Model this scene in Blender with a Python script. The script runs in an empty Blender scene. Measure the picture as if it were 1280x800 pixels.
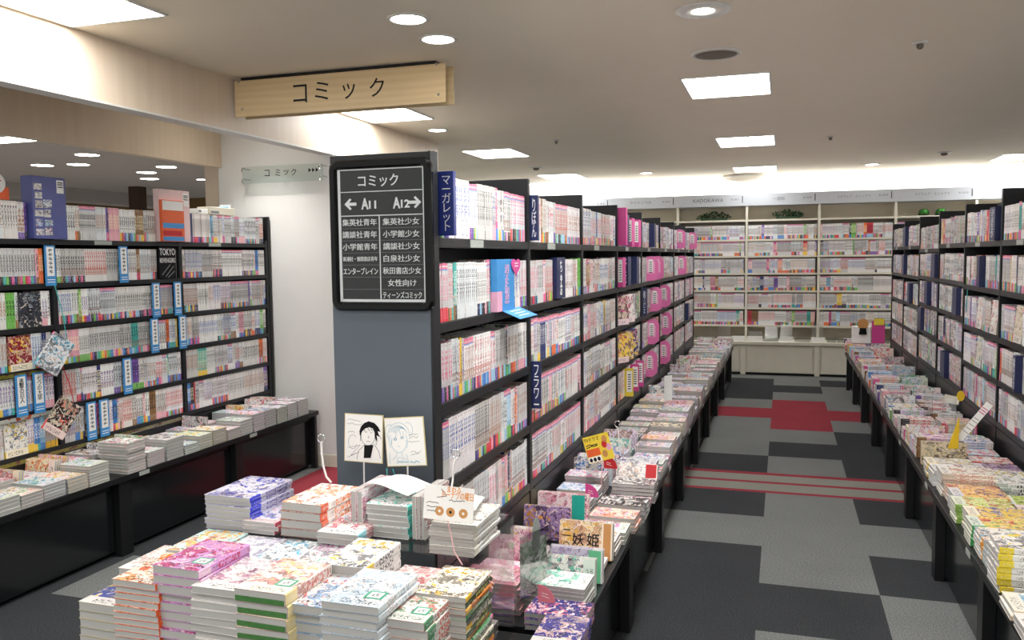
import bpy, math, random
from mathutils import Vector, Matrix
scene = bpy.context.scene
COL = scene.collection
R = random.Random(7)

# ------------------------------------------------------------------ camera, world, exposure
CAM_H, F_PX = 1.47, 1049.8
YAW, PITCH, ROLL = .312263, .0745445, -.0114472
fw = Vector((-math.sin(YAW)*math.cos(PITCH), math.cos(YAW)*math.cos(PITCH), -math.sin(PITCH)))
r0 = Vector((math.cos(YAW), math.sin(YAW), 0)); u0 = r0.cross(fw)
rt = math.cos(ROLL)*r0 + math.sin(ROLL)*u0
up = -math.sin(ROLL)*r0 + math.cos(ROLL)*u0
EYE = Vector((0, 0, CAM_H))
cd = bpy.data.cameras.new('camera'); cam = bpy.data.objects.new('camera', cd); COL.objects.link(cam)
cd.sensor_width = 36; cd.lens = F_PX/1280*36; cd.clip_start = .05
m3 = Matrix((rt, up, -fw)).transposed()
cam.matrix_world = Matrix.Translation(EYE) @ m3.to_4x4()
scene.camera = cam
def ray(px, py): return fw + (px-640)/F_PX*rt - (py-400)/F_PX*up
def on_z(px, py, z): d = ray(px, py); return EYE + d*((z-CAM_H)/d.z)
def on_x(px, py, x): d = ray(px, py); return EYE + d*(x/d.x)
def on_y(px, py, y): d = ray(px, py); return EYE + d*(y/d.y)
def project(p):
    d = Vector(p)-EYE; k = d.dot(fw)
    if k < .05: return None
    return 640+F_PX*d.dot(rt)/k, 400-F_PX*d.dot(up)/k, k

w = bpy.data.worlds.new('store_air'); scene.world = w; w.use_nodes = True
w.node_tree.nodes['Background'].inputs[0].default_value = (1, .985, .96, 1)
w.node_tree.nodes['Background'].inputs[1].default_value = .46
vs = scene.view_settings
scene.display_settings.display_device = 'sRGB'
vs.view_transform = 'Standard'; vs.look = 'None'; vs.gamma = 1; vs.use_curve_mapping = False
vs.exposure = 1.12
PANEL_E, COVE_E, SPOT_W = 11.0, 12.0, 30.0
scene.cycles.use_denoising = True
scene.cycles.max_bounces = 8; scene.cycles.transparent_max_bounces = 12
scene.cycles.sample_clamp_indirect = 6

# ------------------------------------------------------------------ small helpers
def lin(c):
    def f(v):
        v /= 255
        return v/12.92 if v <= .04045 else ((v+.055)/1.055)**2.4
    return (f(c[0]), f(c[1]), f(c[2]), 1)

class G:
    """node graph writer"""
    def __init__(s, name):
        s.m = bpy.data.materials.new(name); s.m.use_nodes = True
        s.t = s.m.node_tree; s.b = s.t.nodes['Principled BSDF']; s.out = s.t.nodes['Material Output']
    def put(s, sock, v):
        if isinstance(v, bpy.types.NodeSocket): s.t.links.new(v, sock)
        elif v is not None:
            try: sock.default_value = v
            except Exception: sock.default_value = (v, v, v)
    def n(s, kind, **kw):
        nd = s.t.nodes.new('ShaderNode'+kind)
        for k, v in kw.items():
            if k.startswith('_'): s.put(nd.inputs[k[1:].replace('_', ' ')], v)
            else: setattr(nd, k, v)
        return nd
    def ma(s, op, a, b=0.0, c=None):
        nd = s.t.nodes.new('ShaderNodeMath'); nd.operation = op
        s.put(nd.inputs[0], a); s.put(nd.inputs[1], b)
        if c is not None: s.put(nd.inputs[2], c)
        return nd.outputs[0]
    def mix(s, f, a, b):
        nd = s.t.nodes.new('ShaderNodeMix'); nd.data_type = 'RGBA'
        s.put(nd.inputs[0], f); s.put(nd.inputs[6], a); s.put(nd.inputs[7], b)
        return nd.outputs[2]
    def gt(s, a, b): return s.ma('GREATER_THAN', a, b)
    def lt(s, a, b): return s.ma('LESS_THAN', a, b)
    def mul(s, *a):
        x = a[0]
        for y in a[1:]: x = s.ma('MULTIPLY', x, y)
        return x
    def attr(s, name): return s.n('Attribute', attribute_name=name)
    def comb(s, x, y, z=0.0):
        nd = s.t.nodes.new('ShaderNodeCombineXYZ')
        for i, v in enumerate((x, y, z)): s.put(nd.inputs[i], v)
        return nd.outputs[0]
    def noise(s, vec, scale, detail=2.0, rough=.5):
        nd = s.n('TexNoise', _Vector=vec, _Scale=scale, _Detail=detail, _Roughness=rough)
        return nd
    def done(s, col=None, rough=.5, spec=.5, metal=0, bump=None):
        s.put(s.b.inputs['Base Color'], col); s.put(s.b.inputs['Roughness'], rough)
        s.put(s.b.inputs['Specular IOR Level'], spec); s.put(s.b.inputs['Metallic'], metal)
        if bump is not None:
            bn = s.n('Bump', _Height=bump[0], _Strength=bump[1], _Distance=bump[2])
            s.t.links.new(bn.outputs[0], s.b.inputs['Normal'])
        return s.m

def plain(name, c, rough=.5, spec=.5, metal=0, grain=.06, scale=40):
    g = G(name); tc = g.n('TexCoord')
    nz = g.noise(tc.outputs['Object'], scale, 3).outputs[0]
    base = lin(c); dark = tuple(v*(1-grain*2) for v in base[:3])+(1,); lite = tuple(min(1, v*(1+grain)) for v in base[:3])+(1,)
    return g.done(g.mix(nz, dark, lite), rough, spec, metal)

def emis(name, c, e):
    g = G(name); nd = g.n('Emission', _Color=c, _Strength=e)
    g.t.links.new(nd.outputs[0], g.out.inputs[0]); g.t.nodes.remove(g.b)
    return g.m

def clear(name, tint=(.96, .97, .97, 1), fac=.015, rough=.05):
    g = G(name)
    tr = g.n('BsdfTransparent', _Color=tint); gl = g.n('BsdfGlossy', _Roughness=rough)
    fr = g.n('LayerWeight', _Blend=.25)
    mx = g.n('MixShader'); g.put(mx.inputs[0], g.ma('ADD', g.mul(fr.outputs['Fresnel'], .55), fac))
    g.t.links.new(tr.outputs[0], mx.inputs[1]); g.t.links.new(gl.outputs[0], mx.inputs[2])
    g.t.links.new(mx.outputs[0], g.out.inputs[0]); g.t.nodes.remove(g.b)
    return g.m

def wood(name, c1, c2, axis='Z', sc=9, rough=.45):
    g = G(name); tc = g.n('TexCoord'); sx = g.n('SeparateXYZ', _Vector=tc.outputs['Object'])
    X, Y, Z = sx.outputs
    v = g.comb(g.mul(X, sc), g.mul(Y, sc), g.mul(Z, sc*.05)) if axis == 'Z' else g.comb(g.mul(X, sc*.12), g.mul(Y, sc), g.mul(Z, sc*1.6))
    a = g.noise(v, 1.2, 5, .6).outputs[0]
    if axis != 'Z':
        wv = g.n('TexWave', wave_type='RINGS', _Vector=v, _Scale=.8, _Distortion=6.0, _Detail=2.0)
        a = g.ma('ADD', g.mul(a, .6), g.mul(wv.outputs[1], .35))
    b = g.noise(v, 9, 2).outputs[0]
    return g.done(g.mix(g.ma('ADD', g.mul(a, .8), g.mul(b, .2)), lin(c1), lin(c2)), rough, .4)

# ---- book materials: colours come from face attributes ca (paper), cb (ink), cc (band) and a seed
def spine_mat():
    g = G('comic_spine'); uv = g.n('UVMap', uv_map='UVMap'); sx = g.n('SeparateXYZ', _Vector=uv.outputs[0])
    u, v = sx.outputs[0], sx.outputs[1]
    ca, cb, cc = (g.attr(k).outputs['Color'] for k in ('ca', 'cb', 'cc')); sd = g.attr('seed').outputs['Fac']
    vec = g.comb(g.mul(u, 2.2), g.mul(v, 26.0), g.mul(sd, 91.7))
    gl = g.gt(g.noise(vec, 1.35, 3, .6).outputs[0], .505)
    inu = g.mul(g.gt(u, .14), g.lt(u, .86))
    top = g.ma('ADD', .77, g.mul(g.ma('FRACT', g.mul(sd, 3.7)), .16))
    txt = g.mul(gl, inu, g.gt(v, .36), g.lt(v, top))
    col = g.mix(txt, ca, cb)
    au = g.mul(g.gt(g.noise(vec, 2.6, 2).outputs[0], .53), g.gt(u, .3), g.lt(u, .7), g.gt(v, .26), g.lt(v, .36))
    col = g.mix(g.mul(au, .7), col, lin((60, 55, 60)))
    pic = g.mul(g.gt(g.ma('FRACT', g.mul(sd, 7.31)), .66), g.gt(v, .2), g.lt(v, .42), g.gt(g.noise(g.comb(g.mul(u, 3.0), g.mul(v, 22.0), g.mul(sd, 17.0)), 1.0, 2).outputs[0], .47))
    col = g.mix(g.mul(pic, .75), col, g.mix(g.noise(vec, .7).outputs[0], cb, lin((196, 150, 130))))
    band = g.lt(v, g.ma('ADD', .17, g.mul(g.ma('FRACT', g.mul(sd, 5.1)), .1)))
    col = g.mix(band, col, cc)
    bt = g.mul(band, g.gt(v, .05), g.gt(u, .35), g.lt(u, .65), g.gt(g.noise(vec, 1.9, 2).outputs[0], .54))
    col = g.mix(g.mul(bt, .6), col, lin((250, 248, 246)))
    mk = g.mul(g.gt(v, .945), g.lt(v, .972), g.gt(u, .3), g.lt(u, .7))
    col = g.mix(g.mul(mk, .7), col, lin((150, 110, 80)))
    tb = g.gt(g.ma('FRACT', g.mul(sd, 17.3)), .8)
    col = g.mix(g.mul(tb, g.gt(v, .90)), col, lin((228, 116, 150))); col = g.mix(g.mul(tb, g.gt(v, .875), g.lt(v, .90)), col, lin((120, 160, 214)))
    col = g.mix(g.mul(tb, g.gt(v, .92), g.lt(v, .96), gl), col, lin((246, 240, 240)))
    return g.done(col, .34, .45)

def cover_mat():
    g = G('comic_cover'); uv = g.n('UVMap', uv_map='UVMap'); sx = g.n('SeparateXYZ', _Vector=uv.outputs[0])
    u, v = sx.outputs[0], sx.outputs[1]
    ca, cb, cc = (g.attr(k).outputs['Color'] for k in ('ca', 'cb', 'cc')); sd = g.attr('seed').outputs['Fac']
    z = g.mul(sd, 53.0)
    vec = g.comb(u, g.mul(v, 1.45), z)
    warp = g.noise(vec, 3.0, 2).outputs['Color']
    wv = g.n('VectorMath', operation='ADD'); g.put(wv.inputs[0], vec)
    ws = g.n('VectorMath', operation='SCALE'); g.put(ws.inputs[0], warp); ws.inputs['Scale'].default_value = .55
    g.t.links.new(ws.outputs[0], wv.inputs[1]); P = wv.outputs[0]
    a = g.noise(P, 3.2, 2).outputs[0]; b = g.noise(P, 5.2, 3).outputs[0]; c = g.noise(P, 8.5, 3).outputs[0]
    col = g.mix(g.mul(g.gt(a, .54), .72), ca, cb)
    col = g.mix(g.mul(g.gt(b, .61), .9), col, cc)
    col = g.mix(g.mul(g.gt(c, .6), .8), col, lin((248, 228, 214)))
    col = g.mix(g.mul(g.lt(c, .385), .8), col, g.mix(g.noise(P, 1.4).outputs[0], lin((60, 58, 80)), cb))
    ln = g.lt(g.ma('ABSOLUTE', g.ma('SUBTRACT', g.noise(P, 3.4, 3).outputs[0], .5)), .009)
    col = g.mix(g.mul(ln, .75), col, lin((70, 60, 66)))
    col = g.mix(g.mul(g.gt(g.ma('FRACT', g.mul(sd, 11.3)), .5), g.lt(v, .2)), col, g.mix(.75, cc, lin((250, 246, 240))))
    tv = g.comb(g.mul(u, 9.0), g.mul(v, 11.0), z)
    gl = g.gt(g.noise(tv, 1.0, 3, .6).outputs[0], .53)
    inb = g.mul(g.gt(u, .08), g.lt(u, .92), g.gt(v, .74), g.lt(v, .94))
    col = g.mix(g.mul(inb, .45), col, ca)
    col = g.mix(g.mul(gl, inb), col, g.mix(.6, cb, cc))
    t2 = g.mul(g.gt(g.noise(g.comb(g.mul(u, 30.0), g.mul(v, 34.0), z), 1.0, 2).outputs[0], .55), g.gt(v, .04), g.lt(v, .15), g.gt(u, .1), g.lt(u, .75))
    col = g.mix(g.mul(t2, .8), col, lin((50, 46, 50)))
    return g.done(col, .27, .5)

def pages_mat():
    g = G('page_edges'); tc = g.n('TexCoord'); 
    nz = g.noise(tc.outputs['Object'], 900, 2).outputs[0]; n2 = g.noise(tc.outputs['Object'], 6, 2).outputs[0]
    return g.done(g.mix(g.ma('ADD', g.mul(nz, .7), g.mul(n2, .3)), lin((156, 155, 151)), lin((196, 195, 191))), .8, .2)

M = {}
M['spine'], M['cover'], M['pages'] = spine_mat(), cover_mat(), pages_mat()
BOOK = [M['spine'], M['cover'], M['pages']]
M['black'] = plain('black_painted_steel', (27, 28, 30), .38, .35, 0, .08, 60)
M['shelfblack'] = plain('charcoal_shelf_steel', (35, 36, 39), .42, .35, 0, .08, 60)
M['panelblack'] = plain('glossy_black_laminate', (24, 26, 28), .16, .5, 0, .05, 12)
M['slate'] = plain('slate_blue_panel', (92, 101, 110), .5, .35, 0, .03, 5)
M['white'] = plain('white_wall_paint', (232, 231, 228), .8, .2, 0, .02, 8)
M['ceil'] = plain('ceiling_paint', (244, 234, 216), .85, .2, 0, .02, 3)
M['cream'] = plain('cream_painted_steel', (222, 216, 200), .5, .35, 0, .03, 10)
M['creamback'] = plain('cream_back_panel', (206, 196, 176), .6, .3, 0, .03, 10)
M['header'] = plain('pale_header_board', (190, 193, 198), .9, .1, 0, .02, 6)
M['beige'] = plain('far_hall_wall', (120, 98, 66), .8, .2, 0, .05, 2)
M['hallceil'] = plain('far_hall_ceiling', (168, 164, 164), .85, .2, 0, .02, 3)
M['wood'] = wood('pale_wood_veneer', (204, 184, 160), (228, 212, 192), 'Z', 14)
M['oak'] = wood('oak_sign_board', (202, 174, 130), (226, 204, 164), 'X', 7)
M['gilt'] = plain('gilt_edge', (214, 198, 140), .4, .5, 0, .1)
M['paper'] = plain('white_card', (244, 243, 240), .5, .4, 0, .015, 20)
M['tag'] = plain('grey_label_strip', (176, 182, 176), .4, .5, 0, .25, 160)
M['ink'] = plain('black_ink', (22, 22, 24), .6, .3)
M['greyink'] = plain('grey_ink', (128, 130, 136), .6, .3)
M['whiteink'] = plain('white_lettering', (245, 245, 245), .5, .3, 0, .01)
M['orangeink'] = plain('orange_ink', (238, 150, 32), .5, .3)
M['redink'] = plain('red_ink', (200, 44, 50), .5, .3)
M['blueink'] = plain('pale_blue_ink', (120, 180, 206), .6, .3)
M['navy'] = plain('navy_divider', (34, 44, 88), .35, .5, 0, .05)
M['navyblue'] = plain('royal_navy_divider', (36, 52, 128), .3, .5, 0, .05)
M['pink'] = plain('magenta_card', (214, 72, 150), .4, .5, 0, .05)
M['palepink'] = plain('pale_pink_card', (236, 176, 204), .4, .5, 0, .1)
M['pinktag'] = plain('salmon_tag', (224, 128, 140), .4, .5, 0, .03)
M['blue'] = plain('sky_blue_card', (64, 148, 214), .4, .5, 0, .06)
M['yellow'] = plain('yellow_card', (240, 214, 70), .45, .4, 0, .06)
M['mustard'] = plain('mustard_stand', (222, 184, 30), .4, .4, 0, .04)
M['orange'] = plain('orange_card', (234, 104, 54), .4, .4, 0, .05)
M['green'] = plain('green_card', (90, 168, 60), .45, .4)
M['teal'] = plain('teal_ribbon', (70, 176, 176), .5, .3)
M['donut'] = plain('caramel_brown', (206, 150, 92), .5, .3)
M['chrome'] = plain('chrome', (210, 212, 214), .15, .5, 1.0, .02)
M['cord'] = plain('white_cord', (236, 232, 230), .6, .3)
M['pinkcord'] = plain('pale_pink_cord', (236, 190, 190), .6, .3)
M['acryl'] = clear('clear_acrylic')
M['glassplate'] = clear('clear_sign_plate', (.93, .965, .955, 1), .04)
M['film'] = clear('wrinkled_clear_film', (.96, .97, .96, 1), .10, .12)
M['leaf'] = plain('ivy_leaf', (38, 70, 36), .4, .5, 0, .3, 30)
M['leaf2'] = plain('glossy_green_leaf', (70, 150, 60), .25, .5, 0, .3, 30)
M['rim'] = plain('white_metal_rim', (222, 220, 214), .4, .4)
M['grille'] = plain('speaker_grille', (136, 128, 116), .7, .2, .3, .25, 220)
M['panel'] = emis('light_panel', (1, .998, .98, 1), PANEL_E)
M['paneldim'] = emis('light_panel_far', (1, .998, .98, 1), 4.5)
M['headink'] = plain('header_ink', (92, 92, 96), .6, .3)
M['midpink'] = plain('mid_pink_card', (226, 118, 176), .4, .5, 0, .05)
M['panelfar'] = emis('hall_light', (1, .98, .92, 1), 6)
M['cove'] = emis('cove_tube', (1, .995, .98, 1), COVE_E)
M['down'] = emis('downlight_lamp', (1, .96, .88, 1), 14)
M['signface'] = plain('black_sign_insert', (17, 17, 19), .35, .15, 0, .05)
M['frame'] = plain('glossy_black_frame', (7, 7, 8), .15, .25, 0, .02)

class MB:
    """mesh builder; faces carry a material slot, uv and the book attributes"""
    def __init__(s): s.v = []; s.f = []; s.m = []; s.uv = []; s.at = []; s.has = False
    def face(s, pts, mat=0, uv=None, at=None):
        b = len(s.v); s.v.extend(pts); s.f.append(tuple(range(b, b+len(pts)))); s.m.append(mat)
        s.uv.append(uv or [(0, 0)]*len(pts)); s.at.append(at)
        if at: s.has = True
        return s
    def solid(s, verts, faces, mat=0):
        b = len(s.v); s.v.extend(verts)
        for f in faces:
            s.f.append(tuple(b+i for i in f)); s.m.append(mat); s.uv.append([(0, 0)]*len(f)); s.at.append(None)
        return s
    def box(s, a, b, mat=0, mats=None):
        (x0, y0, z0), (x1, y1, z1) = a, b
        V = [(x0, y0, z0), (x1, y0, z0), (x1, y1, z0), (x0, y1, z0), (x0, y0, z1), (x1, y0, z1), (x1, y1, z1), (x0, y1, z1)]
        F = [(0, 3, 2, 1), (4, 5, 6, 7), (0, 1, 5, 4), (1, 2, 6, 5), (2, 3, 7, 6), (3, 0, 4, 7)]
        s.solid(V, F, mat)
        if mats:
            for i, q in enumerate(mats): s.m[-6+i] = q
        return s
    def prism(s, pts, axis, a, b, mat=0):
        n = len(pts)
        def P(p, t): return {'x': (t, p[0], p[1]), 'y': (p[0], t, p[1]), 'z': (p[0], p[1], t)}[axis]
        V = [P(p, a) for p in pts]+[P(p, b) for p in pts]
        F = [tuple(range(n-1, -1, -1)), tuple(range(n, 2*n))]+[(i, (i+1) % n, n+(i+1) % n, n+i) for i in range(n)]
        return s.solid(V, F, mat)
    def lathe(s, prof, c, n=24, mat=0, axis='z'):
        V = []; F = []
        for (r_, h) in prof:
            for k in range(n):
                a = 2*math.pi*k/n
                V.append((c[0]+r_*math.cos(a), c[1]+r_*math.sin(a), c[2]+h) if axis == 'z' else (c[0]+r_*math.cos(a), c[1]+h, c[2]+r_*math.sin(a)))
        for i in range(len(prof)-1):
            for k in range(n): F.append((i*n+k, i*n+(k+1) % n, (i+1)*n+(k+1) % n, (i+1)*n+k))
        F.append(tuple(range(n-1, -1, -1))); F.append(tuple(range((len(prof)-1)*n, len(prof)*n)))
        return s.solid(V, F, mat)
    def tube(s, pts, r_, n=6, mat=0, closed=False):
        pts = [Vector(p) for p in pts]; V = []; F = []; L = len(pts)
        for i, p in enumerate(pts):
            q = (pts[(i+1) % L]-pts[i-1]) if closed else (pts[min(i+1, L-1)]-pts[max(i-1, 0)])
            q.normalize(); a = q.cross(Vector((0, 0, 1)))
            if a.length < .05: a = q.cross(Vector((1, 0, 0)))
            a.normalize(); b = q.cross(a)
            for k in range(n):
                t = 2*math.pi*k/n; V.append(tuple(p+r_*(a*math.cos(t)+b*math.sin(t))))
        for i in range(L if closed else L-1):
            j = (i+1) % L
            for k in range(n): F.append((i*n+k, i*n+(k+1) % n, j*n+(k+1) % n, j*n+k))
        if not closed: F += [tuple(range(n-1, -1, -1)), tuple(range((L-1)*n, L*n))]
        return s.solid(V, F, mat)
    def mesh(s, name, mats):
        me = bpy.data.meshes.new(name); me.from_pydata(s.v, [], s.f)
        for m_ in mats: me.materials.append(m_)
        me.polygons.foreach_set('material_index', s.m)
        uvl = me.uv_layers.new(name='UVMap'); flat = []
        for q in s.uv:
            for p in q: flat.extend(p)
        uvl.data.foreach_set('uv', flat)
        if s.has:
            for k, nm in enumerate(('ca', 'cb', 'cc')):
                a = me.attributes.new(nm, 'FLOAT_COLOR', 'FACE'); L = []
                for t in s.at: L.extend(t[k] if t else (1, 1, 1, 1))
                a.data.foreach_set('color', L)
            a = me.attributes.new('seed', 'FLOAT', 'FACE'); a.data.foreach_set('value', [t[3] if t else 0. for t in s.at])
        me.update()
        return me

def link(o, parent=None):
    COL.objects.link(o)
    if parent: o.parent = parent
    return o
def part(name, mb, mats, parent=None, bevel=0, smooth=False):
    """one mesh object; with a parent the builder's world coordinates become local to it"""
    me = mb.mesh(name, mats if isinstance(mats, list) else [mats])
    if parent is not None:
        base = parent; mw = Matrix.Identity(4)
        while base is not None: mw = base.matrix_basis @ mw; base = base.parent
        me.transform(mw.inverted())
    o = link(bpy.data.objects.new(name, me), parent)
    if smooth: me.polygons.foreach_set('use_smooth', [True]*len(me.polygons))
    if bevel:
        md = o.modifiers.new('soft_edge', 'BEVEL'); md.width = bevel; md.segments = 2; md.limit_method = 'ANGLE'; md.angle_limit = .6
    return o
LABELS = {}
def tag(o, label, cat, group=None):
    if label in LABELS and LABELS[label] != group: print('DUP LABEL', label)
    if label in LABELS: print('dup', label)
    LABELS[label] = group
    o['label'] = label; o['category'] = cat
    if group: o['group'] = group
    return o
def thing(name, loc, label, cat, group=None, rot=None):
    o = bpy.data.objects.new(name, None); link(o); o.empty_display_size = .05
    o.matrix_basis = Matrix.Translation(Vector(loc)) @ (rot.to_4x4() if rot else Matrix.Identity(4))
    return tag(o, label, cat, group)
def struct(name, mb, mats, bevel=0):
    o = part(name, mb, mats, None, bevel); o['kind'] = 'structure'; return o
def text_part(name, s, size, M4, mat, parent, sx=1.0, vertical=False, fit=None, ext=.0006, bold=0.0):
    """raised lettering, laid in the xy plane of M4 and centred there"""
    c = bpy.data.curves.new(name, 'FONT')
    c.body = '\n'.join(s) if vertical else s
    c.size = size; c.extrude = ext; c.offset = bold*size; c.align_x = 'CENTER'; c.align_y = 'CENTER'; c.resolution_u = 2
    if vertical: c.space_line = .82
    o = bpy.data.objects.new(name, c); me = bpy.data.meshes.new_from_object(o)
    bpy.data.objects.remove(o); bpy.data.curves.remove(c)
    xs = [v.co.x for v in me.vertices]; ys = [v.co.y for v in me.vertices]
    if not xs: return None
    wx, wy = max(xs)-min(xs), max(ys)-min(ys); cx, cy = (max(xs)+min(xs))/2, (max(ys)+min(ys))/2
    kx = sx; ky = 1
    if fit:
        kx = fit[0]/wx; ky = fit[1]/wy if fit[1] else kx
    me.transform(M4 @ Matrix.Diagonal((kx, ky, 1, 1)) @ Matrix.Translation((-cx, -cy, 0)))
    me.materials.clear(); me.materials.append(mat)
    if parent is not None:
        base = parent; mw = Matrix.Identity(4)
        while base is not None: mw = base.matrix_basis @ mw; base = base.parent
        me.transform(mw.inverted())
    me.name = name
    return link(bpy.data.objects.new(name, me), parent)
def plane(o, xdir, ydir):
    x = Vector(xdir).normalized(); y = Vector(ydir).normalized(); z = x.cross(y)
    m = Matrix((x, y, z)).transposed().to_4x4(); m.translation = Vector(o); return m
def strokes(name, lines, wd, M4, mat, parent):
    """pen strokes: thin raised ribbons in the plane of M4"""
    mb = MB()
    for L in lines:
        for (x0, y0), (x1, y1) in zip(L, L[1:]):
            d = Vector((x1-x0, y1-y0)); 
            if d.length < 1e-6: continue
            n_ = Vector((-d.y, d.x)).normalized()*wd/2; e = d.normalized()*wd*.3
            q = [(x0-e.x+n_.x, y0-e.y+n_.y), (x0-e.x-n_.x, y0-e.y-n_.y), (x1+e.x-n_.x, y1+e.y-n_.y), (x1+e.x+n_.x, y1+e.y+n_.y)]
            mb.face([tuple(M4 @ Vector((a, b, .0004))) for a, b in q])
    return part(name, mb, mat, parent)
def ordn(n): return ['zeroth','first','second','third','fourth','fifth','sixth','seventh','eighth','ninth','tenth'][n] if n <= 10 else f"{n}{'th' if 10<n%100<14 else {1:'st',2:'nd',3:'rd'}.get(n%10,'th')}"

# ------------------------------------------------------------------ the room
CEIL = 2.49
def carpet(name, c1, c2, sc=160):
    g = G(name); tc = g.n('TexCoord')
    a = g.noise(tc.outputs['Object'], sc, 2, .7).outputs[0]; b = g.noise(tc.outputs['Object'], 3, 2).outputs[0]
    k = g.ma('MULTIPLY_ADD', g.ma('SUBTRACT', a, .5), 3.2, .5)
    col = g.mix(g.ma('MULTIPLY_ADD', b, .25, g.mul(k, .75)), lin(c1), lin(c2))
    return g.done(col, .95, .1, 0, (a, .5, .002))
CARPET = [carpet('dark_carpet', (37, 38, 40), (70, 72, 75)), carpet('grey_carpet', (80, 82, 82), (138, 140, 137)),
          carpet('red_carpet', (112, 38, 46), (160, 66, 76)), carpet('stone_carpet', (106, 106, 99), (150, 150, 141)), plain('pale_hall_floor', (196, 190, 180), .5)]  # last one: unseen hall floor, made pale to bounce light onto its ceiling
X0, Y0, TS = -.0855, 3.33, .5
known = {  # column, row -> tile (d dark, g grey, r red, s striped)
 -1: {-2: 'd', -1: 'd', 0: 'd', 1: 'd', 2: 'g', 3: 'd', 4: 's', 5: 'd', 6: 'g', 7: 'g', 8: 'g', 9: 'r', 10: 'g', 11: 'd', 12: 'd', 13: 'd', 14: 'g'},
  0: {-2: 'd', -1: 'g', 0: 'd', 1: 'g', 2: 'g', 3: 'g', 4: 's', 5: 'g', 6: 'd', 7: 'g', 8: 'r', 9: 'r', 10: 'r', 11: 'g', 12: 'd', 13: 'g', 14: 'g'},
  1: {-2: 'd', -1: 'd', 0: 'g', 1: 'd', 2: 'g', 3: 'd', 4: 's', 5: 'd', 6: 'd', 7: 'd', 8: 'g', 9: 'r', 10: 'g', 11: 'g', 12: 'g', 13: 'd', 14: 'g'}}
fl = MB(); rr = random.Random(3)
for c in range(-30, 11):
    for r_ in range(-9, 18):
        k = known.get(c, {}).get(r_)
        if k is None:
            k = 's' if r_ == 4 and c > -3 else ('r' if c in (-6,) and r_ in (2, 3) else ('r' if c == -5 and r_ == 3 else rr.choice('dddgg')))
            if c in (-7, -6) and r_ < 2: k = 'd' if (c, r_) != (-6, -1) else 'g'
        if c < -8: k = 'h'
        x0, y0 = X0+c*TS, Y0+r_*TS; x1, y1 = x0+TS, y0+TS
        if k == 's':
            t = 0
            for wd, mi in ((.09, 2), (.32, 3), (.09, 2), (.30, 3), (.12, 2)):
                a, b = y0+t*(TS), y0+(t+wd/.92)*TS; t += wd/.92
                fl.face([(x0, a, 0), (x1, a, 0), (x1, min(b, y1), 0), (x0, min(b, y1), 0)], mi)
        else:
            fl.face([(x0, y0, 0), (x1, y0, 0), (x1, y1, 0), (x0, y1, 0)], 'dgrsh'.index(k))
struct('floor', fl, CARPET)
# ceiling slabs: the shop, and the neighbouring hall seen over the left bookcases
struct('ceiling', MB().box((-4.05, -1.2, CEIL), (5, 11.75, CEIL+.1)), M['ceil'])
struct('ceiling_hall', MB().box((-15, -1.2, 2.62), (-4.05, 13, 2.72)), M['hallceil'])
struct('wall_back', MB().box((-5, 11.7, 0), (5, 11.8, CEIL)), M['white'])
struct('wall_hall', MB().box((-15.1, 0, 0), (-15, 13, 2.62)), M['beige'])
struct('wall_hall_end', MB().box((-15, 13, 0), (-4.2, 13.1, 2.62)), M['beige'])
struct('trim_hall', MB().box((-10.9, -1, 2.42), (-10.5, 13, 2.62)), M['hallceil'])
struct('column_hall', MB().box((-9.6, 10.6, 0), (-9.42, 10.78, 2.62)), plain('dark_hall_column', (58, 40, 28), .5))
struct('column_left', MB().box((-3.9, 5.2, 0), (-2.965, 7.06, CEIL)), M['white'])
struct('wall_left', MB().box((-4.05, 5.24, 0), (-3.9, 7.06, CEIL)), M['wood'])
struct('wall_left_end', MB().box((-4.05, 7.06, 0), (-4.0, 11.7, CEIL)), M['white'])
struct('baseboard_left', MB().box((-3.9, 5.19, 0), (-2.955, 5.2, .085)), M['cream'])
struct('beam_left', MB().box((-3.05, -1.2, 2.2), (-2.96, 7.06, CEIL)), M['wood'])
struct('beam_left_rear', MB().box((-3.93, -1.2, 2.14), (-3.87, 5.24, CEIL)), M['wood'])
struct('trim_left', MB().box((-3.052, -1.2, 2.19), (-2.958, 7.06, 2.2)), M['rim'])

# ------------------------------------------------------------------ lights the shop has, plus two added fill downlights
def light(name, kind, loc, W, size=.1, angle=1.9):
    l = bpy.data.lights.new(name, kind); l.energy = W; l.color = (1, .985, .95)
    if kind == 'SPOT': l.spot_size = angle; l.spot_blend = .8; l.shadow_soft_size = size
    o = bpy.data.objects.new(name, l); o.location = loc; COL.objects.link(o); return o
def panel(cx, cy, label, wx=.48, wy=.64):
    t = thing('ceiling_panel_light', (cx, cy, CEIL), label, 'ceiling light', 'square panel lights in the shop ceiling')
    a, b = wx/2, wy/2; f = .012
    mb = MB(); V = []; F = []
    for (dx, dy) in ((a+f, b+f), (a, b)):
        for z in (CEIL-.008, CEIL-.0005): V += [(cx-dx, cy-dy, z), (cx+dx, cy-dy, z), (cx+dx, cy+dy, z), (cx-dx, cy+dy, z)]
    for i in range(4):
        j = (i+1) % 4
        F += [(i, j, 4+j, 4+i), (8+j, 8+i, 12+i, 12+j), (j, i, 8+i, 8+j), (4+i, 4+j, 12+j, 12+i)]
    part('rim', mb.solid(V, F), M['rim'], t)
    part('diffuser', MB().box((cx-a, cy-b, CEIL-.005), (cx+a, cy+b, CEIL-.001)), M['paneldim' if cy > 10 and abs(cx+.33) < .1 else 'panel'], t)
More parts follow.
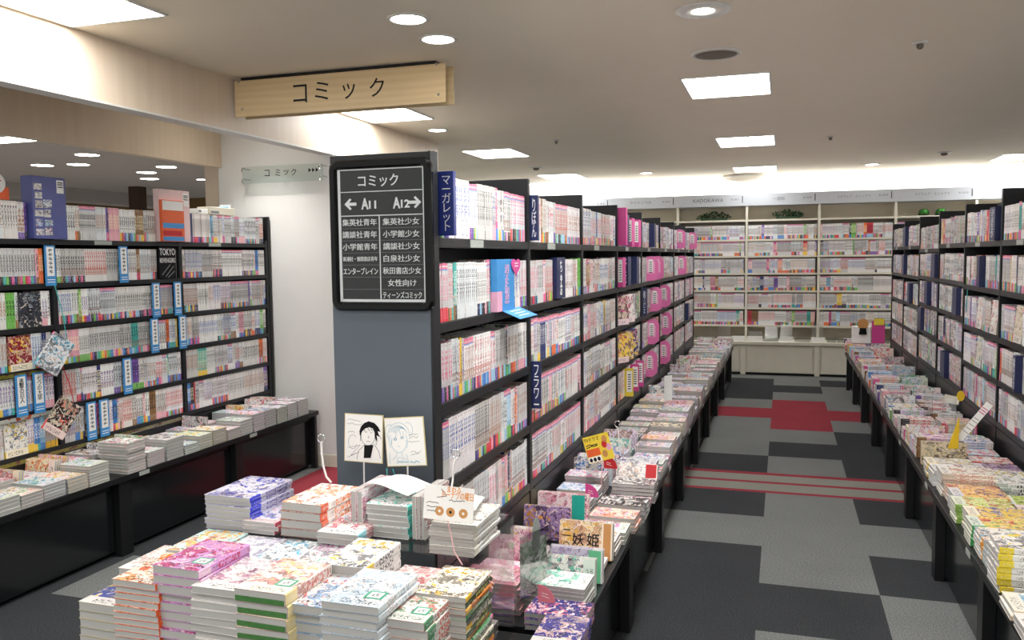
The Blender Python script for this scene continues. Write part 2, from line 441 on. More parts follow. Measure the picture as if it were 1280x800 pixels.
for cx, cy, lb in ((-.33, 5.33, 'large bright panel light nearest above the carpeted aisle'), (-.33, 7.95, 'middle panel light of the line above the aisle'),
                   (-.33, 10.55, 'farthest panel light above the aisle, before the white cove'), (-2.69, 5.43, 'panel light beside wooden beam behind the hanging oak sign'),
                   (-2.69, 7.9, 'panel light beyond the end of the wooden beam'), (-2.69, 10.5, 'far panel light above the back of the centre bookcases'),
                   (-2.69, 2.63, 'big panel light next to the wooden beam, cut by the top of the photo'), (2.44, 10.4, 'panel light over the right-hand bookcases, cut by the right of the photo'),
                   (-.33, 2.62, 'panel light above the end table, above the top edge of the view'),
                   (-2.69, .1, 'panel light by the beam behind the viewpoint'), (-.33, .1, 'panel light overhead behind the viewpoint')):
    panel(cx, cy, lb)
def downlight(x, y, label, r_=.075, z=CEIL, ring=0, W=None):
    t = thing('downlight', (x, y, z), label, 'downlight', 'round recessed downlights')
    R1 = max(ring, r_+.014)
    part('trim_ring', MB().lathe([(R1, -.001), (R1, -.006), (r_, -.009), (r_-.002, -.003), (r_-.002, -.001)], (x, y, z), 28), M['rim'], t, 0, True)
    part('lamp', MB().lathe([(r_-.004, -.0035), (r_-.006, -.0075)], (x, y, z), 24), M['down'], t)
    if W: o = light('downlight_beam', 'SPOT', (0, 0, -.03), W, .06); o.parent = t
downlight(-1.53, 3.35, 'bright downlight in front of the hanging oak sign, nearer of two', W=SPOT_W)
downlight(-1.54, 3.70, 'downlight just beyond the nearer one, above the oak sign', W=SPOT_W)
downlight(-1.25, 1.55, 'added fill downlight above the end table, outside the view', W=SPOT_W*.2)  # added unseen lamp, brightens the front piles
downlight(-.62, 2.35, 'added fill downlight above the near end of the centre table, outside the view', W=SPOT_W*.8)  # added out of view to lift the covers at the near table end
downlight(-3.42, 4.72, 'downlight between the two wooden beams washing the white pillar', W=SPOT_W*.8)
downlight(-.33, 3.66, 'small downlight set in a wide grey ring plate', .05, CEIL, .115, SPOT_W)
for x, y, lb in ((-2.63, 6.27, 'small downlight right of the panel light behind oak sign'), (-1.62, 10.47, 'small downlight above far end of centre bookcases'),
                 (.96, 10.55, 'oval downlight over the far right bookcases'), (.6, 11.35, 'downlight close to the white cove, left of two'),
                 (1.95, 11.4, 'downlight close to the white cove, right of two'), (-3.3, 11.3, 'downlight near the cove behind the centre bookcase uprights')):
    downlight(x, y, lb, .07)
for i, ((px, py), lb) in enumerate((((109, 193), 'oval hall light nearest the blue poster box'), ((53, 206), 'hall light above the black-spined comics'), ((98, 205), 'hall light right of the blue poster box'),
                 ((208, 208), 'big hall light left of the wood post'), ((183, 215), 'small hall light, upper of a close pair'), ((187, 223), 'hall light, lower of a close pair'), ((252, 224), 'tiny hall light beside the wood post'))):
    p = on_z(px, py, 2.62); downlight(p.x, p.y, lb, .12 if i != 6 else .07, 2.62)
p = on_z(35, 172, 2.62)
t = thing('ceiling_strip_light', (p.x, p.y, 2.62), 'long strip light in the neighbouring hall under the wood beam', 'ceiling light')
part('diffuser', MB().box((p.x-.75, p.y-.12, 2.605), (p.x+.55, p.y+.12, 2.615)), M['panelfar'], t)
part('rim', MB().box((p.x-.77, p.y-.14, 2.6145), (p.x+.57, p.y+.14, 2.6199)), M['rim'], t)
for k, (hx, hy) in enumerate(((-7, 5), (-7, 9), (-9.5, 3), (-12, 8))):
    l = light('hall_downlight_beam', 'SPOT', (hx, hy, 2.55), 70, .1, 2.6)
# speaker, detectors, dome
t = thing('ceiling_speaker', (-.335, 4.45, CEIL), 'round beige ceiling speaker with mesh grille', 'speaker')
part('rim', MB().lathe([(.125, -.001), (.125, -.008), (.108, -.014), (.106, -.004)], (-.335, 4.45, CEIL), 32), M['rim'], t, 0, True)
part('grille', MB().lathe([(.105, -.004), (.104, -.010), (.06, -.013)], (-.335, 4.45, CEIL), 32), M['grille'], t, 0, True)
for x, y, lb, r_ in ((.62, 4.57, 'small round sprinkler head on ceiling right of the speaker', .035), (.38, 7.9, 'sprinkler head right of the middle aisle panel light', .035),
                 (-2.69, 9.29, 'smoke detector between the two far left panel lights', .075), (1.55, 9.6, 'smoke detector above the right bookcases', .07), (-1.9, 7.2, 'small sprinkler head left of the aisle lights', .03)):
    t = thing('ceiling_detector', (x, y, CEIL), lb, 'detector')
    part('plate', MB().lathe([(r_, -.001), (r_, -.006), (r_*.8, -.012)], (x, y, CEIL), 20), M['rim'], t, 0, True)
    part('sensor', MB().lathe([(r_*.45, -.012), (r_*.45, -.028), (r_*.25, -.036)], (x, y, CEIL), 16), M['grille'], t, 0, True)
t = thing('ceiling_dome', (-.5, 11.34, CEIL), 'round white ceiling dome in front of the cove', 'ceiling device')
part('dome', MB().lathe([(.26, -.001), (.26, -.02), (.22, -.06), (.12, -.085), (.02, -.09)], (-.5, 11.34, CEIL), 32), M['ceil'], t, 0, True)
part('rim', MB().tube([(-.5+.262*math.cos(a*math.pi/16), 11.34+.262*math.sin(a*math.pi/16), CEIL-.022) for a in range(32)], .008, 8, 0, True), M['rim'], t, 0, True)

# ------------------------------------------------------------------ books
def book_geo(mb, T, d, h, t, st, c=.0009, sep=False):
    """cover wraps round (spine at y=0, fore edge at y=d, height z, thickness x); T places it. sep: cover only"""
    at = (st['ca'], st['cb'], st['cc'], st['seed'])
    x0, x1 = -t/2, t/2
    def P(x, y, z): return tuple(T @ Vector((x, y, z)))
    q = min(.0022, t*.2)
    # outline of the cover, bottom and top, with softened spine corners
    o_ = [(x0, d), (x0, q), (x0+q, 0), (x1-q, 0), (x1, q), (x1, d)]
    i_ = [(x0+c, d), (x0+c, q+c*.4), (x0+q, c), (x1-q, c), (x1-c, q+c*.4), (x1-c, d)]
    def side(a, b, mat, ua, ub): mb.face([P(*a, 0), P(*b, 0), P(*b, h), P(*a, h)], mat, [(ua, 0), (ub, 0), (ub, 1), (ua, 1)], at)
    side(o_[0], o_[1], 1, 1, .02); side(o_[1], o_[2], 0, 0, .12); side(o_[2], o_[3], 0, .12, .88); side(o_[3], o_[4], 0, .88, 1); side(o_[4], o_[5], 1, .02, 1)
    for k in range(5):
        side(i_[k+1], i_[k], 1, .5, .5)
        for z, fl_ in ((0, 0), (h, 1)):
            L = [P(*o_[k], z), P(*i_[k], z), P(*i_[k+1], z), P(*o_[k+1], z)]
            mb.face(L if fl_ == 0 else L[::-1], 1, [(.5, .5)]*4, at)
    for k in (0, 5): mb.face([P(*o_[k], 0), P(*o_[k], h), P(*i_[k], h), P(*i_[k], 0)], 1, [(.5, .5)]*4, at)
def page_geo(mb, T, d, h, t, c=.0012, mat=2):
    V = [tuple(T @ Vector(p)) for p in ((-t/2+c, c*1.2, .0012), (t/2-c, c*1.2, .0012), (t/2-c, d-.0015, .0012), (-t/2+c, d-.0015, .0012), (-t/2+c, c*1.2, h-.0012), (t/2-c, c*1.2, h-.0012), (t/2-c, d-.0015, h-.0012), (-t/2+c, d-.0015, h-.0012))]
    mb.solid(V, [(0, 3, 2, 1), (4, 5, 6, 7), (0, 1, 5, 4), (1, 2, 6, 5), (2, 3, 7, 6), (3, 0, 4, 7)], mat)
def book_simple(mb, T, d, h, t, st):
    at = (st['ca'], st['cb'], st['cc'], st['seed'])
    V = [T @ Vector(p) for p in ((-t/2, 0, 0), (t/2, 0, 0), (t/2, d, 0), (-t/2, d, 0), (-t/2, 0, h), (t/2, 0, h), (t/2, d, h), (-t/2, d, h))]
    V = [tuple(v) for v in V]
    for f, m_, uv in (((0, 1, 5, 4), 0, [(0, 0), (1, 0), (1, 1), (0, 1)]), ((1, 2, 6, 5), 1, [(0, 0), (1, 0), (1, 1), (0, 1)]), ((3, 0, 4, 7), 1, [(1, 0), (0, 0), (0, 1), (1, 1)])):
        mb.face([V[i] for i in f], m_, uv, at)
    for f in ((4, 5, 6, 7), (2, 3, 7, 6), (0, 3, 2, 1)): mb.face([V[i] for i in f], 2)
STACK = Matrix(((0, -1, 0, 0), (0, 0, 1, 0), (-1, 0, 0, 0), (0, 0, 0, 1)))   # lying face up, spine at +x
CAND = {'shelved_comic': [], 'stacked_comic': []}

PASTEL = [(234, 232, 229), (244, 243, 241), (214, 212, 212), (236, 230, 226), (240, 234, 236), (226, 230, 232), (206, 204, 202)]
BRIGHT = [((226, 66, 84), 'red'), ((238, 120, 60), 'orange'), ((246, 206, 60), 'yellow'), ((120, 190, 90), 'green'), ((70, 180, 172), 'teal'), ((76, 140, 214), 'blue'),
          ((126, 92, 176), 'purple'), ((226, 96, 160), 'pink'), ((52, 52, 58), 'black'), ((40, 52, 110), 'navy'), ((240, 176, 190), 'pale pink'), ((160, 206, 232), 'pale blue'), ((150, 110, 70), 'brown')]
INKS = [(206, 60, 80), (222, 110, 146), (100, 92, 98), (60, 100, 176), (50, 46, 50), (170, 110, 66), (206, 60, 44), (126, 90, 156), (50, 46, 50), (40, 40, 46)]
def series(rng, theme='mix'):
    want = theme == 'shojo2'
    if want: theme = 'shojo'
    sd_ = rng.random()
    while want and (sd_*17.3) % 1 <= .8: sd_ = rng.random()
    pw = {'shojo': .9, 'mix': .8, 'colour': .6, 'right': .8}[theme]
    if rng.random() < pw: base, bn = rng.choice(PASTEL), 'white'
    else: base, bn = rng.choice(BRIGHT)
    ink = rng.choice(INKS[:4]+INKS) if theme == 'shojo' else rng.choice(INKS[2:]+[(74, 70, 76), (110, 106, 110)])
    if bn != 'white': ink = rng.choice([(250, 248, 244), (40, 36, 40), (250, 240, 200)])
    mode = rng.choice(['rainbow', 'rainbow', 'one', 'none'])
    one = rng.choice(BRIGHT); n_ = rng.choice([2, 3, 4, 5, 6, 8, 10, 13])
    if bn != 'white' or mode == 'one': n_ = min(n_, rng.choice([1, 2, 3, 5]))
    return dict(base=base, bn=bn, ink=ink, mode=mode, one=one, t=rng.uniform(.0125, .0185), h=rng.choice([.1735, .176, .176, .182]), n=n_, seed=sd_)
def style(sr, rng):
    if sr['mode'] == 'none': cc, cn = sr['base'], sr['bn']
    elif sr['mode'] == 'one': cc, cn = sr['one']
    else: cc, cn = rng.choice(BRIGHT)
    j = rng.uniform(.96, 1.03)
    return dict(ca=lin(tuple(min(255, v*j) for v in sr['base'])), cb=lin(sr['ink']), cc=lin(cc), seed=sr['seed'], bn=sr['bn'], cn=cn)

def shelf_row(face, axis, yaw, a, b, z, theme, rng, where, gaps=(), hmax=.19, depth=.115, near_first=True, lean=.02, detail=True):
    """upright comics from a to b; axis 'y': spines in the plane x=face; axis 'x': spines in the plane y=face"""
    pos = a; nth = 0; sr = None; left = 0
    if theme == 'left': theme = 'mix'
    while True:
        if left <= 0: sr = series(rng, theme); left = sr['n']
        t = sr['t']*rng.uniform(.94, 1.06); left -= 1
        for g0, g1 in gaps:
            if pos+t > g0 and pos < g1: pos = g1; left = 0; break
        else:
            if pos+t > b: break
            st = style(sr, rng); h = min(hmax, sr['h']+rng.uniform(-.001, .001)); off = rng.uniform(0, .004)
            c = pos+t/2; nth += 1
            loc = Vector((face, c, z)) if axis == 'y' else Vector((c, face, z))
            Rm = Matrix.Rotation(yaw, 4, 'Z') @ Matrix.Translation((0, off, .0004))
            T = Matrix.Translation(loc) @ Rm
            pr = project(T @ Vector((0, 0, h/2))); wgt = 0
            if pr and -10 < pr[0] < 1290 and -10 < pr[1] < 820:
                n_ = (T.to_3x3() @ Vector((0, -1, 0))); dv = (EYE-loc).normalized(); wgt = (F_PX/pr[2])**2*t*h*max(0, n_.dot(dv))
            foot = f", {st['cn']} foot" if st['cn'] != st['bn'] else ''
            CAND['shelved_comic'].append(dict(T=T, d=depth, h=h, t=t-.0008, st=st, w=wgt, detail=detail, where=where,
                label=f"{st['bn']}-spined comic{foot}, {ordn(nth)} from near end, {where}"))
            pos += t
def add_stack_book(T, w_, l_, t, st, wgt, label, detail=True, slip=False, band=False):
    CAND['stacked_comic'].append(dict(T=T @ STACK_T(w_, l_, t), d=w_, h=l_, t=t, st=st, w=wgt, detail=detail, label=label, slip=slip, band=band))
def STACK_T(w_, l_, t):   # book frame -> pile frame with origin at the bottom centre of the lying book
    return Matrix.Translation((w_/2, -l_/2, t/2)) @ STACK
def pile(x, y, z0, n, yaw, w_, l_, t, st, desc, rng, jit=.004, vis=1.0, topvis=1.0, stvar=None, rough=True, slip=False, twist=.03, noun='comic', band=False):
    """n comics lying on each other, centred on x, y; reader's side given by yaw (0 = read from -y)"""
    z = z0
    for k in range(n):
        tt = t*rng.uniform(.95, 1.04)
        T = Matrix.Translation((x+rng.uniform(-jit, jit), y+rng.uniform(-jit, jit), z+.0003)) @ Matrix.Rotation(yaw+rng.uniform(-twist, twist), 4, 'Z')
        top = k == n-1; pr = project((x, y, z)); wgt = 0
        if pr and -20 < pr[0] < 1300 and pr[1] < 806+40*top:
            s = F_PX/pr[2]; el = max(.1, (CAM_H-z)/pr[2]); wgt = s*s*(w_*tt*vis + (w_*l_*el*topvis if top else 0))
        nth = n-k
        s_ = st if stvar is None else stvar(nth)
        add_stack_book(T, w_, l_, tt-.0004, s_, wgt, f"{'top' if nth == 1 else ordn(nth)} {noun} {'of' if nth == 1 else 'down in'} {desc}", rough, slip and top, band)
        z += tt
    return z
def cst(base, ink, band, seed, bn='white', cn=''): return dict(ca=lin(base), cb=lin(ink), cc=lin(band), seed=seed, bn=bn, cn=cn)
def rand_cover(rng, warm=False):
    a = rng.choice(PASTEL+PASTEL+[(250, 214, 222), (214, 232, 244), (250, 236, 196), (226, 240, 226), (236, 220, 244)]); b = rng.choice(BRIGHT)[0]; c = rng.choice(BRIGHT)[0]
    return cst(a, b, c, rng.random())

# ------------------------------------------------------------------ bookcases
PI2 = math.pi/2
def bookcase(sg, face, y0, y1, rows, label, group, deep, back_at, zlow=.0, ztop=1.77, both_ends=False, lip=.03, mat=None, holder=True, lastrow_lip=None, cam_gap=0):
    """one bay facing +x (sg=1) or -x; deep: how far its boards run behind the face; back_at: distance of the back sheet"""
    m = mat or M['shelfblack']
    t = thing('bookcase_bay', (face-sg*deep/2, (y0+y1)/2, 0), label, 'bookcase', group)
    xa, xb = sorted((face, face-sg*deep)); u = .028
    for k, ys in enumerate([(y0, y0+u)]+([(y1-u, y1)] if both_ends else [])):
        part('side_panel', MB().box((xa, ys[0], zlow), (xb, ys[1], ztop)), m, t, .002)
    ye = y1-(u if both_ends else 0); ys_ = y0+u
    bx = face-sg*back_at
    part('back_panel', MB().box((min(bx, bx-sg*.012), ys_+.0005, zlow), (max(bx, bx-sg*.012), ye-.0005, ztop-.03)), m, t)
    for k, z in enumerate(rows):
        fx = face-sg*.001
        o = part('shelf_board', MB().box((min(fx, fx-sg*(back_at-.002)), ys_+.0005, z-lip), (max(fx, fx-sg*(back_at-.002)), ye-.0005, z-.0005)), m, t, .0015)
    px = face-sg*.004
    part('plinth', MB().box((min(px, px-sg*.02), ys_+.0005, zlow), (max(px, px-sg*.02), ye-.0005, rows[-1]-lip-.006)), M['black'], t, .001)
    if holder:
        for k, z in enumerate(rows[:1]):
            a = y0+.28 if sg > 0 else y0+.5
            part('label_strip', MB().box((min(face, face+sg*.003), a, z-lip+.002), (max(face, face+sg*.003), a+.12, z-.003)), M['tag'], t)
    return t
WH = {}
# centre bookcases: eight bays facing the aisle
CF, CR = -.95, [1.53, 1.28, 1.04, .803, .57]
CY = [2.236+.925*k for k in range(9)]
cname = ['sign-end centre bay', 'second centre bay', 'third centre bay', 'fourth centre bay', 'fifth centre bay', 'sixth centre bay', 'seventh centre bay', 'farthest centre bay']
rown = ['top shelf', 'second shelf', 'third shelf', 'fourth shelf', 'fifth shelf', 'lowest shelf']
for k in range(8):
    bookcase(1, CF, CY[k], CY[k+1]-.0005, CR, f"black steel {cname[k]} of the island bookcase beside the aisle", 'centre island bookcase bays', .335, .165, 0, 1.775, k == 7)
# a shelf row gets gaps where dividers stand
DIV = []   # (x face offset, y0, y1, bay, row)
GAPS = {}
def gap(case, bay, row, y0, y1): GAPS.setdefault((case, bay, row), []).append((y0, y1))
def cy(px, py): return on_x(px, py, CF).y
# --- dividers on the centre island
def card_text(s, w_, h_, o, xd, mat, parent, n='lettering'):
    return text_part(n, s, .02, plane(o, xd, (0, 0, 1)), mat, parent, vertical=True, fit=(w_, h_))
def divider(y, zb, h, wx, wy, mat, label, txt=None, face='front', tm='whiteink', x=None, sg=1, strip=None, grp=None, fw_=.6, fh=.85):
    """small box-shaped sign standing among the books and sticking out over the shelf edge"""
    xf = CF if x is None else x
    xa, xb = sorted((xf-sg*.03, xf+sg*wx))
    t = thing('shelf_divider', ((xa+xb)/2, y+wy/2, zb), label, 'divider', grp)
    part('card', MB().box((xa, y, zb), (xb, y+wy, zb+h)), mat, t, .001)
    xo = xf+sg*wx/2
    if strip: part('foot_strip', MB().box((xa-.0005, y-.0008, zb-.022), (xb+.0005, y+wy+.0005, zb-.0004)), strip, t)
    if txt:
        if face == 'front': card_text(txt, wx*fw_, h*fh, (xo, y-.0004, zb+h/2), (1, 0, 0), M[tm], t)
        else: card_text(txt, wy*fw_, h*fh, (xb+.0004 if sg > 0 else xa-.0004, y+wy/2, zb+h/2), (0, sg, 0), M[tm], t)
    return t
divider(2.271, 1.535, .185, .044, .02, M['navyblue'], 'royal blue divider with white katakana beside the directory sign', 'マーガレット', strip=M['acryl']); gap('c', 0, 0, 2.26, 2.30)
y = cy(659, 275); divider(CY[1]+.033, 1.535, .178, .03, .022, M['navy'], 'navy divider with three hiragana at start of second bay, top shelf', 'りぼん', strip=M['acryl']); gap('c', 1, 0, 3.19, 3.22)
y = cy(700, 350); divider(y-.075, 1.285, .182, .006, .15, M['navy'], 'wide navy divider box with three hiragana on second shelf of second bay', 'ちゃお', 'side', fw_=.26); gap('c', 1, 1, y-.08, y+.08)
divider(CY[1]+.033, .865, .19, .036, .012, M['navy'], 'tall narrow navy divider with katakana at second bay, low down', 'フラワー', strip=M['acryl']); gap('c', 1, 3, CY[1]+.025, CY[1]+.05)
b3 = CY[3]
divider(b3+.20, 1.535, .19, .03, .05, M['navy'], 'navy divider with six white characters on top shelf, fourth bay', '別冊フレンド'); gap('c', 3, 0, b3+.195, b3+.26)
divider(b3+.21, 1.285, .18, .03, .10, M['navy'], 'navy divider with four capital letters, second shelf of fourth bay', 'KISS'); gap('c', 3, 1, b3+.2, b3+.32)
divider(b3+.55, 1.285, .18, .028, .10, M['navy'], 'second navy divider right of the one with capital letters', None); gap('c', 3, 1, b3+.54, b3+.66)
divider(CY[4]+.03, 1.045, .19, .03, .05, M['navy'], 'navy divider at start of fifth bay, third shelf', '別冊マーガレット'); gap('c', 4, 2, CY[4]+.025, CY[4]+.09)
divider(CY[4]+.42, 1.535, .175, .028, .09, M['navy'], 'navy divider on top shelf of fifth bay', None); gap('c', 4, 0, CY[4]+.41, CY[4]+.52)
divider(CY[7]+.05, .803, .17, .028, .12, M['navy'], 'navy divider on fourth shelf of farthest centre bay', None); gap('c', 7, 3, CY[7]+.04, CY[7]+.18)
def pink_divider(y, row, label, wx=.03, wy=.1, framed=True, rounded=False, case='c', bay=3, h=.18):
    t = thing('shelf_divider', (CF, y+wy/2, CR[row]), label, 'divider', 'pink title dividers')
    z0 = CR[row]+.001
    if rounded:
        xa, xb = CF-.035, CF+.058; cx_ = (xa+xb)/2; rx_ = (xb-xa)/2
        pts = [(xa, z0+.004), (xb-.02, z0+.004), (xb, z0+.02)]+[(cx_+rx_*math.cos(a*math.pi/10), z0+h-.05+.05*math.sin(a*math.pi/10)) for a in range(11)]
        part('card', MB().prism(pts, 'y', y, y+.008), M['midpink'], t)
        q = [(cx_-rx_*.8+a*rx_*1.6, z0+b) for a, b in ((0, .06), (1, .06), (1, h-.05), (.8, h-.02), (.2, h-.02), (0, h-.05))]
        part('title_label', MB().prism(q, 'y', y-.001, y-.0002), M['palepink'], t)
        part('title_strip', MB().box((CF+.004, y-.0018, z0+.07), (CF+.034, y-.0012, z0+h-.025)), M['paper'], t)
        strokes('lettering', [[(-.009, b), (.009, b)] for b in (-.04, -.025, -.01, .005, .02, .035)], .006, plane((CF+.019, y-.002, z0+h*.58), (1, 0, 0), (0, 0, 1)), M['ink'], t)
        wy = .008
    else:
        part('card', MB().box((CF-.03, y, z0), (CF+wx, y+wy, z0+h)), M['pink'], t, .001)
        part('title_label', MB().box((CF+.001, y-.0008, z0+.03), (CF+wx-.003, y-.0002, z0+h-.012)), M['paper'], t)
        strokes('lettering', [[(-.005, b), (.005, b+.002)] for b in (-.05, -.035, -.02, -.005, .01, .025, .04)], .005, plane((CF+wx/2, y-.001, z0+h*.52), (1, 0, 0), (0, 0, 1)), M['ink'], t)
    gap(case, bay, row, y-.005, y+wy+.005)
pink_divider(b3+.36, 0, 'pink framed title divider right of the navy six-character divider', bay=3)
pink_divider(b3+.62, 0, 'pink framed title divider, second on top shelf of fourth bay', bay=3)
pink_divider(b3+.03, 1, 'pink framed title divider at left end of second shelf, fourth bay', bay=3)
for bay, row, dy, lb in ((4, 1, .30, 'rounded pink title card, second shelf of fifth bay'), (4, 1, .60, 'rounded pink title card, second shelf, right of the fifth bay one'), (4, 2, .50, 'rounded pink title card on third shelf, fifth bay'),
                         (5, 2, .10, 'rounded pink title card on third shelf, sixth bay'), (4, 3, .35, 'rounded pink title card on fourth shelf, fifth bay'), (5, 3, .20, 'rounded pink title card on fourth shelf, sixth bay'),
                         (4, 4, .25, 'rounded pink title card on fifth shelf, fifth bay'), (5, 4, .1, 'rounded pink title card on fifth shelf, sixth bay'), (6, 0, .3, 'rounded pink title card on top shelf, seventh bay'), (6, 1, .4, 'rounded pink title card on second shelf, seventh bay'), (7, 0, .5, 'rounded pink title card on top shelf, farthest bay')):
    for j_, w_ in enumerate(('nearest', 'middle', 'farthest')): pink_divider(CY[bay]+dy+.06*j_, row, f'{w_} of three: '+lb, wy=.01, rounded=True, bay=bay, h=.185)
for dy, lb, c in ((.30, 'yellow hanging title card low on the fourth bay', 'yellow'), (.52, 'pink hanging title card low on the fourth bay', 'pink'), (.72, 'second pink hanging title card low on the fourth bay', 'pink')):
    yy = b3+dy
    t = thing('shelf_divider', (CF, yy, .57), lb, 'divider')
    part('card', MB().box((CF-.02, yy, .57), (CF+.045, yy+.02, .75)), M[c], t, .001)
    part('title_label', MB().box((CF+.004, yy-.0008, .60), (CF+.04, yy-.0002, .735)), M['paper'], t)
    strokes('lettering', [[(-.008, b), (.008, b+.002)] for b in (-.05, -.035, -.02, -.005, .01, .025, .04)], .006, plane((CF+.022, yy-.001, .67), (1, 0, 0), (0, 0, 1)), M['ink'], t)
    gap('c', 3, 4, yy-.002, yy+.024)
# blue face-out book with heart on the second shelf, and its price flag
y = cy(617, 350); y2 = cy(639, 350)
def face_out(name, loc, w_, h, t_, out_yaw, tilt, ca, cb, cc, seed, label, cat='book', group=None):
    """a comic standing with its cover to the aisle"""
    Rm = Matrix.Rotation(out_yaw, 3, 'Z') @ Matrix.Rotation(-tilt, 3, 'X')
    t = thing(name, loc, label, cat, group, Rm)
    st = cst(ca, cb, cc, seed); mb = MB(); T = Matrix(((0, 1, 0, -w_/2), (1, 0, 0, 0), (0, 0, 1, 0), (0, 0, 0, 1)))
    T = Matrix(((0, 1, 0, -w_/2), (-1, 0, 0, t_/2), (0, 0, 1, 0), (0, 0, 0, 1)))
    book_geo(mb, T, w_, h, t_, st); mp = MB(); page_geo(mp, T, w_, h, t_)
    W = t.matrix_basis
    for q in (mb, mp): q.v = [tuple(W @ Vector(v)) for v in q.v]
    part('cover', mb, BOOK, t); part('page_block', mp, BOOK, t)
    return t
t = thing('face_out_comic', (CF+.006, (y+y2)/2, 1.281), 'blue face-out comic with vertical title, second shelf of sign-end bay', 'book')
part('cover', MB().box((CF-.012, y, 1.281), (CF+.012, y2, 1.281+.182)), M['blue'], t, .001)
part('obi_band', MB().box((CF-.0125, y-.0005, 1.281), (CF+.0125, y+.055, 1.281+.07)), M['palepink'], t)
text_part('lettering', '消えた初恋', .02, plane((CF+.0126, (y+y2)/2+.01, 1.375), (0, 1, 0), (0, 0, 1)), M['palepink'], t, vertical=True, fit=(.05, .14))
gap('c', 0, 1, y-.004, y2+.004)
t = thing('heart_sticker', (CF+.016, y2+.0, 1.43), 'small pink heart card clipped over the blue face-out comic', 'card')
hp = [(.9*math.sin(a)**3*.036/.9, (.8125*math.cos(a)-.3125*math.cos(2*a)-.125*math.cos(3*a)-.0625*math.cos(4*a))*.036) for a in [k*math.pi/16 for k in range(32)]]
part('heart', MB().prism([(y2+.012+a*1.5, 1.437+b) for a, b in hp], 'x', CF+.014, CF+.016), M['pink'], t)
strokes('lettering', [[(-.02, b), (.02, b)] for b in (.008, -.002)], .004, plane((CF+.0164, y2+.012, 1.44), (0, 1, 0), (0, 0, 1)), M['whiteink'], t)
t = thing('shelf_tag', (CF+.01, cy(640, 388), 1.26), 'pale blue price flag hanging from the edge below the blue comic', 'tag')
ya, yb = cy(625, 388), cy(648, 388)
part('flag', MB().prism([(CF+.003, 1.284), (CF+.075, 1.254), (CF+.0745, 1.2525), (CF+.0025, 1.2825)], 'y', ya, yb), M['blue'], t)
mm = plane((CF+.04, (ya+yb)/2, 1.2692), (0, 1, 0), (-.072, 0, .03))
strokes('lettering', [[(-.06, b), (.06, b)] for b in (-.018, 0, .018)], .005, mm, M['whiteink'], t)
for k_, (row, dy, cols, lb) in enumerate(((2, .16, ((120, 84, 80), (240, 220, 200), (226, 80, 150)), 'dark face-out comic with pink corner on third shelf of fourth bay'), (2, .38, ((244, 236, 232), (120, 100, 100), (226, 120, 160)), 'white face-out comic right of the dark one on third shelf, fourth bay'),
        (3, .16, ((250, 214, 80), (60, 50, 120), (226, 70, 90)), 'yellow face-out comic on fourth shelf of fourth bay, first of three'), (3, .34, ((246, 206, 70), (90, 40, 90), (240, 240, 236)), 'yellow face-out comic on fourth shelf of fourth bay, second of three'), (3, .52, ((60, 60, 120), (250, 220, 90), (226, 80, 140)), 'navy face-out comic on fourth shelf right of the yellow pair'))):
    face_out('face_out_comic', (CF+.004, b3+dy, CR[row]+.002), .128, .18, .016, PI2-.5, .06, *cols, .15+.17*k_, lb); gap('c', 3, row, b3+dy-.075, b3+dy+.075)
divider(CY[0]+.925*3+.03, 1.535, .225, .05, .05, M['pink'], 'tall purple and pink box standing at start of fourth bay, top shelf', None); gap('c', 3, 0, CY[3]+.025, CY[3]+.085)
st_tall = cst((240, 214, 224), (200, 60, 90), (200, 30, 60), .13)
for bay in range(8):
    for r_, z in enumerate(CR):
        a = CY[bay]+.034; b = CY[bay+1]-(.032 if bay == 7 else .004)
        if bay == 0 and r_ == 0: a = 2.30
        shelf_row(CF-.006, 'y', PI2, a, b, z, ('shojo2' if bay == 1 and r_ > 1 else 'shojo') if bay < 3 else 'mix', R, f"{rown[r_]}, {cname[bay]}", GAPS.get(('c', bay, r_), []), lean=.015, detail=bay < 2)
# --- left bookcases against the wall
LF, LR = -3.48, [1.585, 1.367, 1.157, .952, .747, .545]
LY = [1.46, 2.38, 3.30, 4.235, 5.16]
lname = ['nearest left bay', 'left bay before the post', 'middle left bay', 'left bay beside white pillar']
for k in range(1, 4):
    bookcase(1, LF, LY[k], LY[k+1]-.0005, LR, f"black steel {lname[k]} of the wall bookcases", 'left wall bookcase bays', .30, .28, 0, 1.60 if k < 3 else 1.605, k == 3, .026)
t = thing('end_upright', (LF-.15, 5.168, 0), 'black end board of left bookcases next to white pillar', 'board')
part('board', MB().box((LF-.30, 5.1605, 0), (LF+.004, 5.185, 1.775)), M['black'], t, .001)
